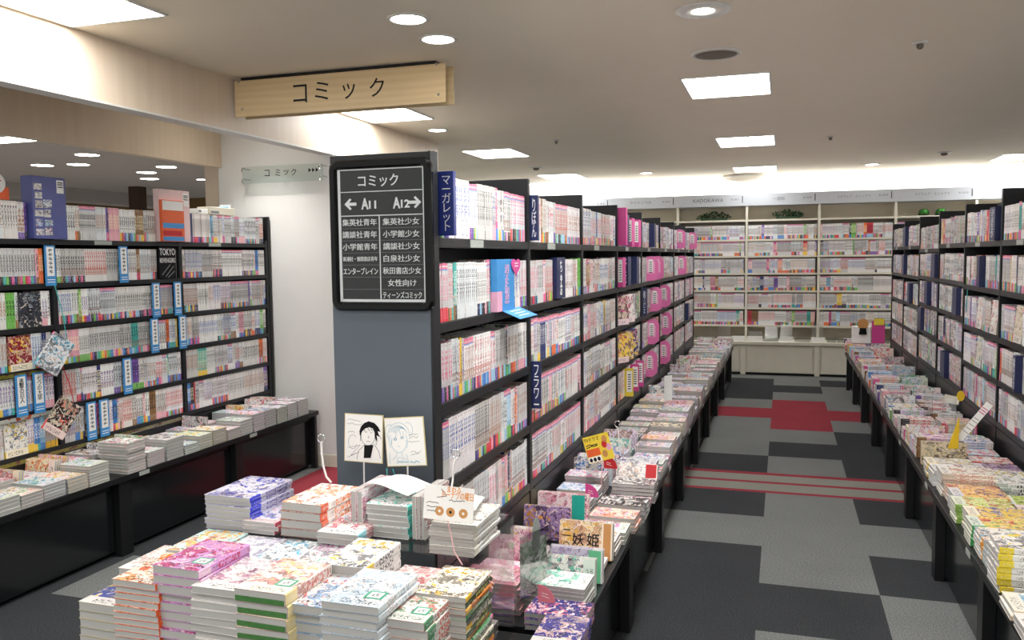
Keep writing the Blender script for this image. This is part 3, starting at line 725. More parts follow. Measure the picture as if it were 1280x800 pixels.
# blue title cards on the left shelves: px of the middle, row, with mark strokes
def blue_card(px, py, row, label, txt=None, tall=.2, wd=.062):
    yc = on_x(px, py, LF).y; z0 = LR[row]-.012
    t = thing('title_card', (LF+.012, yc, z0), label, 'title card', 'blue framed title cards on the left shelves')
    part('card', MB().box((LF+.010, yc-wd/2, z0), (LF+.016, yc+wd/2, z0+tall)), M['blue'], t, .0008)
    part('title_label', MB().box((LF+.0162, yc-wd*.36, z0+.048), (LF+.0168, yc+wd*.36, z0+tall-.008)), M['paper'], t)
    pm = plane((LF+.0171, yc, z0+tall*.62), (0, 1, 0), (0, 0, 1))
    if txt: text_part('lettering', txt, .02, pm, M['ink'], t, vertical=True, fit=(wd*.42, tall*.6))
    else:
        rr_ = random.Random(int(px*7)); L = []
        for k in range(6):
            z = -.055+k*.021
            L += [[(-.011, z), (.011, z+rr_.uniform(-.002, .003))], [(rr_.uniform(-.006, .006), z-.007), (rr_.uniform(-.006, .006), z+.007)], [(-.008, z+.006), (.008, z+.006)]]
        strokes('lettering', L, .003, pm, M['ink'], t)
    strokes('foot_lettering', [[(-.022, b), (.022, b)] for b in (-.006, .006)], .004, plane((LF+.0163, yc, z0+.024), (0, 1, 0), (0, 0, 1)), M['whiteink'], t)
for px, py, row, lb, txt in ((60, 330, 1, 'blue title card left of the post, second shelf', None), (152, 330, 1, 'blue title card between comics on second shelf, middle bay', None), (193, 374, 2, 'blue title card on third shelf, middle bay', None),
      (220, 372, 2, 'blue title card at right end of third shelf, middle bay', None), (191, 416, 3, 'blue title card on fourth shelf, middle bay', None), (226, 410, 3, 'blue title card at right end of fourth shelf, middle bay', None),
      (24, 488, 4, 'blue title card on fifth shelf left of the post, left of two', '進撃の巨人'), (46, 486, 4, 'blue title card on fifth shelf left of the post, right of two', '七つの大罪'), (157, 466, 4, 'blue title card on fifth shelf, middle bay', None),
      (112, 523, 5, 'blue title card on lowest shelf, left of two in middle bay', None), (128, 520, 5, 'blue title card on lowest shelf, right of two in middle bay', None)):
    blue_card(px, py, row, lb, txt)
    yc = on_x(px, py, LF).y; gap('l', 1 if yc < LY[2] else 2, row, yc-.012, yc+.012)
# dark face-out volume on the second shelf
ya, yb = on_x(198, 330, LF).y, on_x(219, 330, LF).y
t = thing('face_out_comic', (LF, (ya+yb)/2, 1.368), 'black and white face-out comic with bold capital letters, second shelf of middle left bay', 'book')
part('cover', MB().box((LF-.02, ya, 1.368), (LF+.006, yb, 1.55)), M['signface'], t, .001)
text_part('lettering', 'TOKYO', .02, plane((LF+.0063, (ya+yb)/2, 1.525), (0, 1, 0), (0, 0, 1)), M['whiteink'], t, fit=((yb-ya)*.9, .04))
text_part('lettering', 'REVENGERS', .02, plane((LF+.0063, (ya+yb)/2, 1.475), (0, 1, 0), (0, 0, 1)), M['whiteink'], t, fit=((yb-ya)*.9, .028))
strokes('lettering_marks', [[(-.05, -.03), (.02, .03)], [(-.02, -.04), (.05, .02)], [(0, -.045), (.055, -.01)]], .006, plane((LF+.0063, (ya+yb)/2, 1.42), (0, 1, 0), (0, 0, 1)), M['greyink'], t)
gap('l', 2, 1, ya-.003, yb+.003)
for k, (px, row, lb, cols, bay) in enumerate(((40, 2, 'dark-covered comic shown face-out left of post, third shelf', ((60, 64, 70), (30, 34, 40), (150, 160, 170)), 1), (27, 3, 'red face-out comic with yellow band left of post, fourth shelf', ((150, 40, 50), (230, 190, 160), (240, 200, 60)), 1),
                                (22, 5, 'navy and white face-out comic leaning left of post, lowest shelf', ((240, 238, 230), (40, 50, 90), (240, 210, 60)), 1))):
    py = (395, 436, 555)[k]; yc = min(max(on_x(px, py, LF).y, LY[1]+.1), LY[2]-.072)
    face_out('face_out_comic', (LF-.004, yc, LR[row]+.001), .125, .168, .016, PI2, .05, *cols, .21+.2*k, lb); gap('l', 1, row, yc-.065, yc+.065)
for a_, b_ in ((37, 79), (197, 235)):
    for bb in (1, 2, 3): gap('l', bb, 0, on_x(a_, 260, LF).y-.008, on_x(b_, 260, LF).y+.003)
for bay in range(1, 4):
    for r_, z in enumerate(LR):
        shelf_row(LF-.006, 'y', PI2, LY[bay]+.034, LY[bay+1]-(.032 if bay == 3 else .004), z, 'colour' if bay == 1 else 'mix', R, f"{rown[r_]}, {lname[bay]}", GAPS.get(('l', bay, r_), []), hmax=.172 if r_ else .178, lean=.012, detail=False)
# yellow edge strip below the lowest shelf, and a white one
for (ya, yb, z, c, lb) in ((2.42, 4.22, .505, 'strip', 'yellow printed edge strip along the lowest shelf of left bookcases'), (2.42, 3.29, .925, 'strip', 'yellow printed edge strip on fourth shelf left of the post'), (2.42, 3.29, .715, 'strip2', 'white and green printed edge strip on fifth shelf left of post')):
    if 'strip' not in M:
        for nm, c1, c2 in (('strip', (150, 140, 50), (120, 60, 70)), ('strip2', (238, 236, 226), (220, 96, 60))):
            g = G('printed_'+nm); tc = g.n('TexCoord'); sx = g.n('SeparateXYZ', _Vector=tc.outputs['Object'])
            nz = g.noise(g.comb(0, g.mul(sx.outputs[1], 16.0), g.mul(sx.outputs[2], 40.0)), 1.5, 3).outputs[0]
            M[nm] = g.done(g.mix(g.gt(nz, .56), lin(c1), lin(c2)), .5, .4)
    t = thing('edge_strip', (LF+.003, (ya+yb)/2, z), lb, 'shelf strip')
    part('printed_strip', MB().box((LF+.0015, ya, z), (LF+.0035, yb, z+.018)), M[c], t)
    part('clear_holder', MB().box((LF+.0037, ya, z-.002), (LF+.0045, yb, z+.02)), M['acryl'], t)

# --- right bookcases, facing the aisle
RF, RR = 1.09, [1.53, 1.268, 1.018, .79, .57]
RY = [4.07+.93*k for k in range(7)]
rname = ['nearest right bay', 'second right bay', 'third right bay', 'fourth right bay', 'fifth right bay', 'farthest right bay']
RROWS = {0: RR, 1: RR, 2: [1.53, 1.28, 1.06, .83, .60], 3: [1.50, 1.28, 1.06, .84, .60]}
for k in range(6):
    bookcase(-1, RF, RY[k], RY[k+1]-.0005, RROWS.get(k, RR), f"black steel {rname[k]} of the bookcases along the right table", 'right bookcase bays', .30, .17, 0, 1.80 if k in (0, 1) else 1.77, k == 5)
def rdiv(px, py, row, bay, wy, label, txt=None, mat='navy'):
    yc = on_x(px, py, RF).y; z = RROWS.get(bay, RR)[row]
    yc = min(max(yc, RY[bay]+.034+wy/2), RY[bay+1]-.006-wy/2)
    divider(yc-wy/2, z+.001, .178, .022, wy, M[mat], label, txt, 'front' if wy < .05 else 'side', x=RF, sg=-1, fw_=.5); gap('r', bay, row, yc-wy/2-.004, yc+wy/2+.004)
rdiv(1246, 275, 0, 1, .12, 'navy divider with katakana at right end of top shelf, second right bay', 'コミックエッセイ')
rdiv(1228, 330, 1, 1, .07, 'navy divider in the middle of second shelf, second right bay')
rdiv(1274, 458, 3, 0, .05, 'black divider with white characters low in nearest right bay', '動物系コミック')
rdiv(1172, 336, 1, 3, .16, 'navy divider box on second shelf of fourth right bay')
rdiv(1160, 385, 2, 3, .14, 'navy divider box on third shelf of fourth right bay')
rdiv(1197, 385, 2, 2, .13, 'navy divider box on third shelf of third right bay')
rdiv(1182, 450, 4, 2, .16, 'navy divider box on lowest shelf of third right bay')
rdiv(1133, 302, 0, 4, .16, 'navy divider box on top shelf of fifth right bay')
rdiv(1124, 330, 1, 4, .14, 'navy divider box on second shelf of fifth right bay')
rdiv(1138, 385, 2, 4, .13, 'navy divider box on third shelf of fifth right bay')
rdiv(1152, 420, 3, 3, .14, 'navy divider box on fourth shelf of fourth right bay')
# large cream and white volumes shown face-out
for k, (px, py, row, bay, cols, lb) in enumerate(((1222, 396, 2, 1, ((246, 244, 238), (226, 214, 204), (214, 110, 100)), 'white thick comic, third shelf of second right bay, left of two'), (1240, 400, 2, 1, ((246, 244, 238), (232, 222, 210), (216, 96, 106)), 'white thick comic with red foot, third shelf of second right bay'),
        (1270, 415, 2, 0, ((232, 222, 200), (222, 210, 186), (160, 120, 80)), 'cream face-out book with brown foot on third shelf, nearest right bay'), (1221, 445, 3, 1, ((236, 228, 210), (214, 214, 200), (90, 168, 178)), 'cream face-out book with teal circle on fourth shelf, second right bay'))):
    yc = on_x(px, py, RF).y; wd = .148
    face_out('face_out_comic', (RF+.004, yc, RROWS[bay][row]+.004), wd, .184, .03, -PI2, .08, *cols, .37+.11*k, lb); gap('r', bay, row, yc-wd/2-.004, yc+wd/2+.004)
t = thing('cord_charm', (RF-.01, on_x(1210, 370, RF).y, 1.19), 'teal cord loop hanging at the left of second right bay', 'cord')
yy = on_x(1211, 375, RF).y
part('loop', MB().tube([(RF-.008, yy, 1.24), (RF-.012, yy-.006, 1.18), (RF-.012, yy-.002, 1.12), (RF-.010, yy+.014, 1.10), (RF-.012, yy+.016, 1.14), (RF-.01, yy+.004, 1.19), (RF-.008, yy+.002, 1.24)], .0025), M['teal'], t)
for bay in range(6):
    for r_, z in enumerate(RROWS.get(bay, RR)):
        big = bay < 2
        shelf_row(RF+.006, 'y', -PI2, RY[bay]+.034, RY[bay+1]-(.032 if bay == 5 else .004), z, 'right', R, f"{rown[r_]}, {rname[bay]}", GAPS.get(('r', bay, r_), []), hmax=.185, lean=.04, detail=bay < 2)

# --- cream bookcases along the back wall
BF = 10.95; BX = [-4.72+.8535*k for k in range(11)]
BR = [1.66, 1.455, 1.24, 1.022, .808, .588]
heads = {2: ('ライトノベル', 'A-10-6'), 3: ('ライトノベル', 'A-10-6'), 4: ('KADOKAWA', 'A-10-7'), 5: ('一迅社', 'A-10-8'), 6: ('スクウェア・エニックス', 'A-10-9'), 7: ('スクウェア・エニックス', 'A-10-10'), 8: ('コミック文庫', 'A-10-11')}
bn_ = ['first', 'second', 'third', 'fourth', 'fifth', 'sixth', 'seventh', 'eighth', 'ninth', 'tenth']
for k in range(2, 9):
    x0, x1 = BX[k], BX[k+1]
    t = thing('back_bookcase_bay', ((x0+x1)/2, BF+.12, 0), {3: 'cream back bookcase bay behind the centre island end', 4: 'cream back bookcase bay with dark ivy, left of the aisle', 5: 'cream back bookcase bay straight down the aisle', 6: 'cream back bookcase bay right of the aisle end'}.get(k, f'cream back bookcase bay, {bn_[k]} along the back wall'), 'bookcase', 'cream bookcases along the back wall')
    part('side_panel', MB().box((x0, BF, 0), (x0+.03, BF+.25, 2.075)), M['cream'], t, .002)
    part('back_panel', MB().box((x0+.0305, BF+.23, 0), (x1-.0005, BF+.245, 2.075)), M['creamback'], t)
    for z in [1.905]+BR: part('shelf_board', MB().box((x0+.0305, BF+.002, z-.024), (x1-.0005, BF+.229, z-.0005)), M['cream'], t, .001)
    h = part('header_board', MB().box((x0, BF-.012, 2.077), (x1-.0005, BF+.25, 2.225)), M['header'], t, .001)
    tx = heads[k]
    text_part('lettering', tx[0], .05, plane(((x0+x1)/2-.03, BF-.0125, 2.155), (1, 0, 0), (0, 0, 1)), M['headink'], t, fit=(.075*min(len(tx[0]), 8)*.62, None))
    text_part('code_lettering', tx[1], .02, plane((x1-.13, BF-.0125, 2.158), (1, 0, 0), (0, 0, 1)), M['headink'], t, fit=(.10, None))
    part('divider_mark', MB().box((x1-.045, BF-.0135, 2.115), (x1-.033, BF-.0122, 2.20)), M['headink'], t)
    for r_, z in enumerate(BR):
        shelf_row(BF+.012, 'x', 0, x0+.033, x1-.006, z, 'mix', R, f"{rown[r_]}, back bay {k}", [], hmax=.175, lean=.05, detail=False)
    # counter below with cream doors
    t = thing('back_counter', ((x0+x1)/2, 10.78, 0), {3: 'cream counter cupboard behind the centre table end', 4: 'cream counter cupboard left of the wide one at the aisle end', 5: 'wide cream counter cupboard closing the aisle', 6: 'cream counter cupboard right of the wide one at the aisle end'}.get(k, f'cream counter cupboard, {bn_[k]} along the back wall'), 'cupboard', 'cream cupboards along the back wall')
    part('body', MB().box((x0, 10.63, .03), (x1-.0005, BF-.001, .372)), M['cream'], t)
    part('toe_kick', MB().box((x0+.001, 10.66, 0), (x1-.0015, BF-.01, .0295)), M['black'], t)
    part('post', MB().box((x0-.03, 10.60, .005), (x0+.03, 10.6295, .372)), M['cream'], t, .002)
    d = part('door', MB().box((x0+.05, 10.608, .035), (x1-.05, 10.6295, .355)), M['cream'], t, .003)
    part('handle_groove', MB().box((x0+.07, 10.604, .338), (x1-.07, 10.6079, .350)), M['creamback'], d, .001)
t = thing('back_countertop', (0, 10.77, .373), 'long cream counter top under the back bookcases', 'counter')
part('slab', MB().box((BX[2], 10.585, .3725), (BX[9], BF-.002, .412)), M['cream'], t, .003)
t = thing('cove_light', (0, 11.56, 2.19), 'hidden wall tube light behind the back bookcase headers, washing the wall white', 'light')
part('trough', MB().prism([(11.48, 2.19), (11.699, 2.19), (11.699, 2.196), (11.488, 2.196), (11.488, 2.23), (11.48, 2.23)], 'x', -4.4, 4.4), M['rim'], t)
part('tube', MB().tube([(-4.35, 11.56, 2.225), (4.35, 11.56, 2.225)], .022, 10), M['cove'], t)

# ------------------------------------------------------------------ low black display tables
TZ = .41
def table_unit(sg, edge, inner, y0, y1, label, group, last=False):
    """edge: x of the aisle edge; inner: x at the bookcase. sg=+1: aisle on the +x side"""
    t = thing('display_table', ((edge+inner)/2, (y0+y1)/2, 0), label, 'table', group)
    e = 1e-3
    xa, xb = sorted((edge, inner+sg*e))
    part('tabletop', MB().box((xa, y0, TZ-.03), (xb, y1-.0005, TZ)), M['black'], t, .002)
    pa, pb = sorted((edge-sg*.06, edge-sg*.078))
    part('front_panel', MB().box((pa, y0+.0005, .025), (pb, y1-.001, TZ-.0305)), M['panelblack'], t)
    ra, rb = sorted((edge-sg*.045, edge-sg*.0595))
    part('top_rail', MB().box((ra, y0+.10, TZ-.065), (rb, y1-.03, TZ-.0305)), M['black'], t, .002)
    la, lb = sorted((edge-sg*.018, edge-sg*.0598))
    part('leg', MB().box((la, y0+.001, 0), (lb, y0+.082, TZ-.0305)), M['black'], t, .002)
    if last: part('leg', MB().box((la, y1-.03, 0), (lb, y1-.001, TZ-.0305)), M['black'], t, .002)
    ka, kb = sorted((edge-sg*.1, inner+sg*.01))
    part('base', MB().box((ka, y0+.002, 0), (kb, y1-.003, .08)), M['black'], t)
    a, b = sorted((edge+sg*.0005, edge+sg*.003))
    part('price_holder', MB().box((a, y0+.12, TZ-.026), (b, y0+.19, TZ-.006)), M['tag'], t)
    return t
for k in range(9):
    y0 = 2.236+.925*(k-0) if k else 2.236
    if k < 8: table_unit(1, -.535, CF-.0, CY[k]+.0, CY[k+1]+(.0 if k < 7 else .35), f"black display table with {ordn(k+1)} leg from the sign end, below the {cname[k]}", 'black tables along the centre island', k == 7)
for k in range(7):
    ya = RY[0]-.93*2+.93*k; 
    table_unit(-1, .645, RF, ya, ya+.93+(.35 if k == 7 else 0), f"black display table on the aisle's right, {ordn(k+1)} from the near end", 'black tables along the right bookcases')
table_unit(-1, .645, RF, RY[0]-.93*2+.93*7, RY[0]-.93*2+.93*8, "black display table on the aisle's right, farthest one next to the cream counter", 'black tables along the right bookcases', True)
ly = [1.44, 2.37, 3.29, 4.222, 5.1495]
for k in range(1, 4):
    table_unit(1, -3.1, LF, ly[k], ly[k+1], f"black display table under the {lname[k]}", 'black tables along the left bookcases', k == 3)
# end table in front of the slate panel
t = thing('end_table', (-1.0, 1.8, 0), 'low black end table under the front piles before the slate panel', 'table')
part('tabletop', MB().box((-1.565, 1.37, TZ-.03), (-.535, 2.195, TZ)), M['black'], t, .002)
part('body', MB().box((-1.52, 1.42, .03), (-.58, 2.19, TZ-.0305)), M['panelblack'], t)
for x_ in (-1.553, -.60):
    for y_ in (1.385, 2.12): part('leg', MB().box((x_, y_, 0), (x_+.045 if x_ > -1 else x_+.028, y_+.06, TZ-.0305)), M['black'], t, .002)
part('price_holder', MB().box((-.5345, 1.9, TZ-.026), (-.532, 1.97, TZ-.006)), M['tag'], t)

# ------------------------------------------------------------------ slate end panel and the directory sign
EY = 2.235
pl, pr_ = on_y(417.5, 450, EY-.03).x, CF
t = thing('bookcase_endcap', ((pl+pr_)/2, EY-.015, 0), 'tall slate grey end panel of the island bookcase behind the piles', 'panel')
part('board', MB().box((pl, EY-.03, 0), (pr_-.006, EY-.0005, 1.745)), M['slate'], t, .002)
part('edge_strip', MB().box((pr_-.0055, EY-.03, 0), (pr_+.002, EY-.0005, 1.772)), M['shelfblack'], t, .001)
SY = EY-.031
def sp(px, py, dy=0): return on_y(px, py, SY-.022-dy)
tl, br = sp(408.5, 206), sp(540.5, 392)
x0, x1, z1, z0 = tl.x, br.x, sp(474, 198).z, sp(474, 389).z
cx, cz, W_, H_ = (x0+x1)/2, (z0+z1)/2, x1-x0, z1-z0
t = thing('directory_sign', (cx, SY-.012, cz), 'black framed category directory sign on the slate end panel', 'sign')
def rrect(w_, h_, r_, n=6):
    P = []
    for qx, qz, a0 in ((w_/2-r_, h_/2-r_, 0), (-w_/2+r_, h_/2-r_, 90), (-w_/2+r_, -h_/2+r_, 180), (w_/2-r_, -h_/2+r_, 270)):
        for i in range(n+1):
            a = math.radians(a0+90*i/n); P.append((qx+r_*math.cos(a), qz+r_*math.sin(a)))
    return P
fb = MB(); rings = []
for (inset, y, rr_) in ((0, 0, .028), (0, -.012, .028), (.006, -.021, .024), (.020, -.021, .012), (.024, -.013, .006), (.024, 0, .006)):
    rings.append([(cx+a, SY+y, cz+b) for a, b in rrect(W_-2*inset, H_-2*inset, rr_)])
V = [p for q in rings for p in q]; n = len(rings[0]); F = []
for i in range(len(rings)):
    j = (i+1) % len(rings)
    for k in range(n): F.append((i*n+k, i*n+(k+1) % n, j*n+(k+1) % n, j*n+k))
part('frame', fb.solid(V, F), M['frame'], t, 0, False)
part('face', MB().box((cx-W_/2+.022, SY-.008, cz-H_/2+.022), (cx+W_/2-.022, SY-.002, cz+H_/2-.022)), M['signface'], t)
iw, ih = W_-.052, H_-.052; il, ir, it, ib = cx-iw/2, cx+iw/2, cz+ih/2, cz-ih/2
def bar(nm, a, b, c, d, m='whiteink'): part(nm, MB().box((a, SY-.0094, c), (b, SY-.0081, d)), M[m], t)
bw = .0035
bar('border', il, il+bw*2.4, ib, it); bar('border', ir-bw*.8, ir, ib, it); bar('border', il+bw*1.6, ir-bw*.8, it-bw*.8, it); bar('border', il+bw*1.6, ir-bw*.8, ib, ib+bw*2.2)
def fy(v): return it-ih*v      # fraction from the top of the insert
bar('rule', il+.006, ir-.004, fy(.172), fy(.166)); bar('rule', il+.006, ir-.004, fy(.352), fy(.345))
for v in (.444, .536, .628, .72, .812, .905): bar('rule', il+.006, ir-.004, fy(v+.0012), fy(v-.0012), 'greyink')
bar('rule', cx-.0015-.004, cx+.0015-.004, ib+.006, fy(.352))
def st(s, fx, v, w_, h_, bold=.007): text_part('lettering', s, .02, plane((il+iw*fx, SY-.0088, fy(v)), (1, 0, 0), (0, 0, 1)), M['whiteink'], t, fit=(w_, h_), bold=bold)
st('コミック', .48, .09, iw*.47, ih*.09)
st('A', .32, .26, iw*.085, ih*.085, .03); st('11', .41, .268, iw*.085, ih*.06, .03); st('A', .69, .26, iw*.085, ih*.085, .03); st('12', .79, .268, iw*.1, ih*.06, .03)
for s_, fx in ((-1, .15), (1, .90)):
    a = il+iw*fx; z = fy(.26); q = .017
    P = [(-q*1.15, 0), (-q*.1, q), (q*.18, q*.75), (-q*.32, q*.26), (q*1.1, q*.26), (q*1.1, -q*.26), (-q*.32, -q*.26), (q*.18, -q*.75), (-q*.1, -q)]
    P = [(a+(-s_)*u_, z+v_) for u_, v_ in P]
    part('arrow', MB().prism(P, 'y', SY-.0096, SY-.0082), M['whiteink'], t)
for k, s in enumerate(('集英社青年', '講談社青年', '小学館青年', '新潮社・徳間書店青年', 'エンターブレイン')): st(s, .25, .398+.092*k, iw*(.41 if k != 1 else .41), ih*(.052 if k != 3 else .036))
for k, s in enumerate(('集英社少女', '小学館少女', '講談社少女', '白泉社少女', '秋田書店少女', '女性向け', 'ティーンズコミック')): st(s, .735, .398+.0915*k, iw*{4: .44, 5: .33, 6: .45}.get(k, .42), ih*.052)
part('insert_film', MB().box((il-.002, SY-.0108, ib-.002), (ir+.002, SY-.0102, it+.002)), M['acryl'], t)

# hanging oak sign
HY = 4.08
p0, p1, p2 = on_y(292.5, 97, HY), on_y(556, 75.5, HY), on_y(297, 146.5, HY)
xl, xr, zt, zb = p0.x, p1.x, (p0.z+p1.z)/2, p2.z
zt = min(zt, CEIL-.022)
t = thing('hanging_sign', ((xl+xr)/2, HY, zt), 'oak board sign with four black katakana hanging below the ceiling', 'sign')
part('front_board', MB().box((xl, HY, zb), (xr, HY+.012, zt)), M['oak'], t, .001)
part('rear_board', MB().box((xl+.01, HY+.08, zb), (xr+.014, HY+.092, zt)), M['oak'], t, .001)
part('ceiling_rail', MB().box((xl+.03, HY+.02, zt-.006), (xr-.06, HY+.075, CEIL-.0005)), M['black'], t)
for q, s in ((375, 'コ'), (402, 'ミ'), (436, 'ッ'), (471, 'ク')):
    py = {375: 117, 402: 113.5, 436: 114, 471: 109}[q]
    p = on_y(q, py, HY-.0008); hgt = .097 if s != 'ッ' else .08
    text_part('lettering', s, .02, plane((p.x, HY-.0006, p.z), (1, 0, 0), (0, 0, 1)), M['ink'], t, fit=(.085 if s != 'ッ' else .075, hgt))
for q in ((298.5, 102.5), (303, 136.5), (545.5, 80), (548, 118)):
    p = on_y(q[0], q[1], HY); part('screw', MB().lathe([(.008, 0), (.007, -.003)], (p.x, HY-.0002, p.z), 12, 0, 'y'), M['chrome'], t)
# clear plate sign on the white pillar
WY = 5.2
a, b = on_y(303, 208.5, WY-.07), on_y(404, 226, WY-.07)
zc_ = (a.z+b.z)/2; hh = .058
t = thing('plate_sign', ((a.x+b.x)/2, WY-.07, zc_), 'clear acrylic plate sign with small katakana on the white pillar', 'sign')
part('plate', MB().box((a.x, WY-.074, zc_-hh), (b.x, WY-.066, zc_+hh)), M['glassplate'], t)
for xx in (a.x+.012, b.x-.012):
    for zz in (zc_+hh-.012, zc_-hh+.03): part('bracket', MB().tube([(xx, WY-.0005, zz), (xx, WY-.092, zz), (xx, WY-.096, zz-.012), (xx, WY-.096, zz-.026)], .006, 8), M['chrome'], t)
for q, s in ((333.5, 'コ'), (347, 'ミ'), (357.5, 'ッ'), (367, 'ク')):
    p = on_y(q, 214, WY-.075); text_part('lettering', s, .02, plane((p.x, WY-.0745, zc_+.008), (1, 0, 0), (0, 0, 1)), M['ink'], t, fit=(.04, .046 if s != 'ッ' else .036))
for q in (387, 391.5, 396):
    p = on_y(q, 212, WY-.075); part('arrow', MB().prism([(p.x-.009, zc_+.03), (p.x-.009, zc_), (p.x+.012, zc_+.015)], 'y', WY-.0752, WY-.0742), M['ink'], t)

# ------------------------------------------------------------------ piles of comics on the end table
def pile_at(px, py, zt, w_, l_, t_, z0, sty, desc, yaw=0, n=None, rng=R, ymax=9, **kw):
    """the front left corner of the top cover is seen at px, py"""
    p = on_z(px, py, zt); n = n or max(1, round((zt-z0)/t_)); t2 = (zt-z0)/n
    ex, ey = (w_, l_) if yaw == 0 else (l_, w_)
    p.y = min(p.y, ymax-ey)
    pile(p.x+ex/2, p.y+ey/2, z0, n, yaw, w_, l_, t2, sty, desc, rng, **kw)
    return p.x, p.y, ex, ey
rg = random.Random(21)
def pages_only(c): return c
purple = cst((206, 150, 206), (190, 40, 90), (226, 190, 214), .305)
pile_at(97, 750, .695, .124, .178, .0205, TZ, cst((70, 84, 150), (240, 220, 120), (40, 44, 80), .61), 'blue and black pile at far left of end table', rng=rg, jit=.003, twist=.02)
# the small clear stand carrying the orange pile
p = on_z(140, 722, .775); sx0, sy0 = p.x, p.y
zst = .628
t = thing('clear_stand', (sx0+.06, sy0+.09, TZ), 'small clear stand with thin legs under the orange pile', 'stand')
part('shelf_plate', MB().box((sx0, sy0, zst-.004), (sx0+.118, sy0+.17, zst)), M['acryl'], t)
for ax in (.006, .112):
    for ay in (.006, .164): part('leg', MB().tube([(sx0+ax, sy0+ay, TZ), (sx0+ax, sy0+ay, zst-.0042)], .004, 8), M['rim'], t)
pile_at(140, 722, .775, .119, .174, .0147, zst, cst((238, 226, 214), (230, 150, 40), (232, 96, 40), .71), 'orange-spined pile on the small clear stand', rng=rg, jit=.003)
pile_at(190, 704, .815, .124, .175, .0205, TZ, purple, 'purple-covered pile on end table', rng=rg, jit=.006, slip=True)
pile_at(238, 729, .79, .127, .18, .0165, TZ, cst((236, 230, 230), (170, 90, 130), (214, 212, 212), .93), 'white speckled-cover pile between the purple and green piles', rng=rg)
gA = cst((238, 226, 220), (210, 120, 110), (252, 232, 170), .527); 
pile_at(293, 733, .80, .124, .182, .0262, TZ, gA, 'thick green-edged pile on end table', rng=rg, slip=True, band=True)
pile_at(351, 751, .772, .116, .178, .021, TZ, cst((244, 240, 238), (90, 150, 200), (226, 90, 60), .447), 'red-footed pile between the green and the white piles', rng=rg, jit=.006)
pile_at(400, 750, .80, .127, .182, .0165, TZ, cst((242, 246, 250), (170, 190, 206), (214, 224, 230), .817), 'pale blue-white cover pile with spines of dark lettering', rng=rg, jit=.005, slip=True)
pile_at(468, 768, .765, .112, .174, .0185, TZ, cst((240, 236, 230), (226, 80, 50), (90, 150, 110), .153), 'red-lettered pile at right front of end table', rng=rg, slip=True)
# second row
pile_at(205, 686, .762, .124, .165, .021, TZ, cst((206, 238, 236), (232, 140, 60), (250, 220, 120), .559), 'pale cyan pile behind the purple pile', rng=rg, ymax=1.828, vis=.12, jit=.002)
pile_at(148, 709, .735, .108, .165, .02, TZ, cst((246, 240, 236), (222, 190, 180), (238, 226, 220), .08), 'plain white pile behind the orange pile', rng=rg, ymax=1.828, vis=.12, jit=.002)
for k, (px, py, zt, c, lb) in enumerate(((262, 694, .758, cst((244, 243, 246), (130, 130, 160), (206, 190, 226), .345), 'monochrome line art pile behind the white speckled pile'), (313, 700, .757, cst((240, 246, 248), (60, 64, 70), (90, 190, 230), .481), 'black ink drawing pile behind the green pile'),
        (352, 706, .755, cst((246, 242, 246), (90, 90, 100), (226, 120, 190), .633), 'white and magenta pile behind the red-footed pile'))):
    pile_at(px, py, zt, (.113, .098, .113)[k], .165, .02, TZ, c, lb, rng=rg, slip=k == 2, ymax=1.828, vis=.1, jit=.002, twist=.01)
p = pile_at(401, 703, .795, .112, .178, .0215, TZ, cst((240, 240, 238), (70, 70, 78), (246, 214, 90), .274), 'thick white pile with yellow foot band before the riser', rng=rg, twist=.02, ymax=1.828, vis=.4, jit=.003)
pile_at(468, 737, .735, .112, .165, .018, TZ, cst((244, 236, 234), (206, 40, 50), (240, 200, 200), .19), 'white and red cover pile behind the red-lettered pile', rng=rg, ymax=1.828, vis=.1)
pile_at(520, 738, .772, .113, .165, .0125, TZ, cst((252, 244, 226), (120, 110, 110), (250, 200, 60), .66), 'cream and yellow pile with dark green spines', rng=rg, twist=.02, ymax=1.828, stvar=lambda k: [cst((252, 244, 226), (60, 50, 40), (250, 200, 60), .66), cst((60, 76, 50), (230, 220, 120), (70, 90, 60), .31), cst((226, 140, 60), (70, 40, 20), (240, 180, 70), .41), cst((100, 190, 120), (240, 250, 240), (60, 150, 90), .51), cst((90, 100, 80), (230, 230, 210), (60, 70, 60), .61)][(k-1) % 5])
# clear riser
RZ = .757; rx0, rx1, ry0, ry1 = -1.44, -.705, 1.838, 2.19
t = thing('clear_riser', ((rx0+rx1)/2, ry0, TZ), 'clear acrylic riser shelf carrying the rear piles on the end table', 'stand')
part('shelf_plate', MB().box((rx0, ry0, RZ-.005), (rx1, ry1, RZ)), M['acryl'], t)
for xx in (rx0, rx1-.005): part('side_sheet', MB().box((xx, ry0, TZ+.0005), (xx+.005, ry1, RZ-.0055)), M['acryl'], t)
part('front_sheet', MB().box((rx0+.0055, ry0, RZ-.05), (rx1-.0055, ry0+.004, RZ-.0055)), M['acryl'], t)
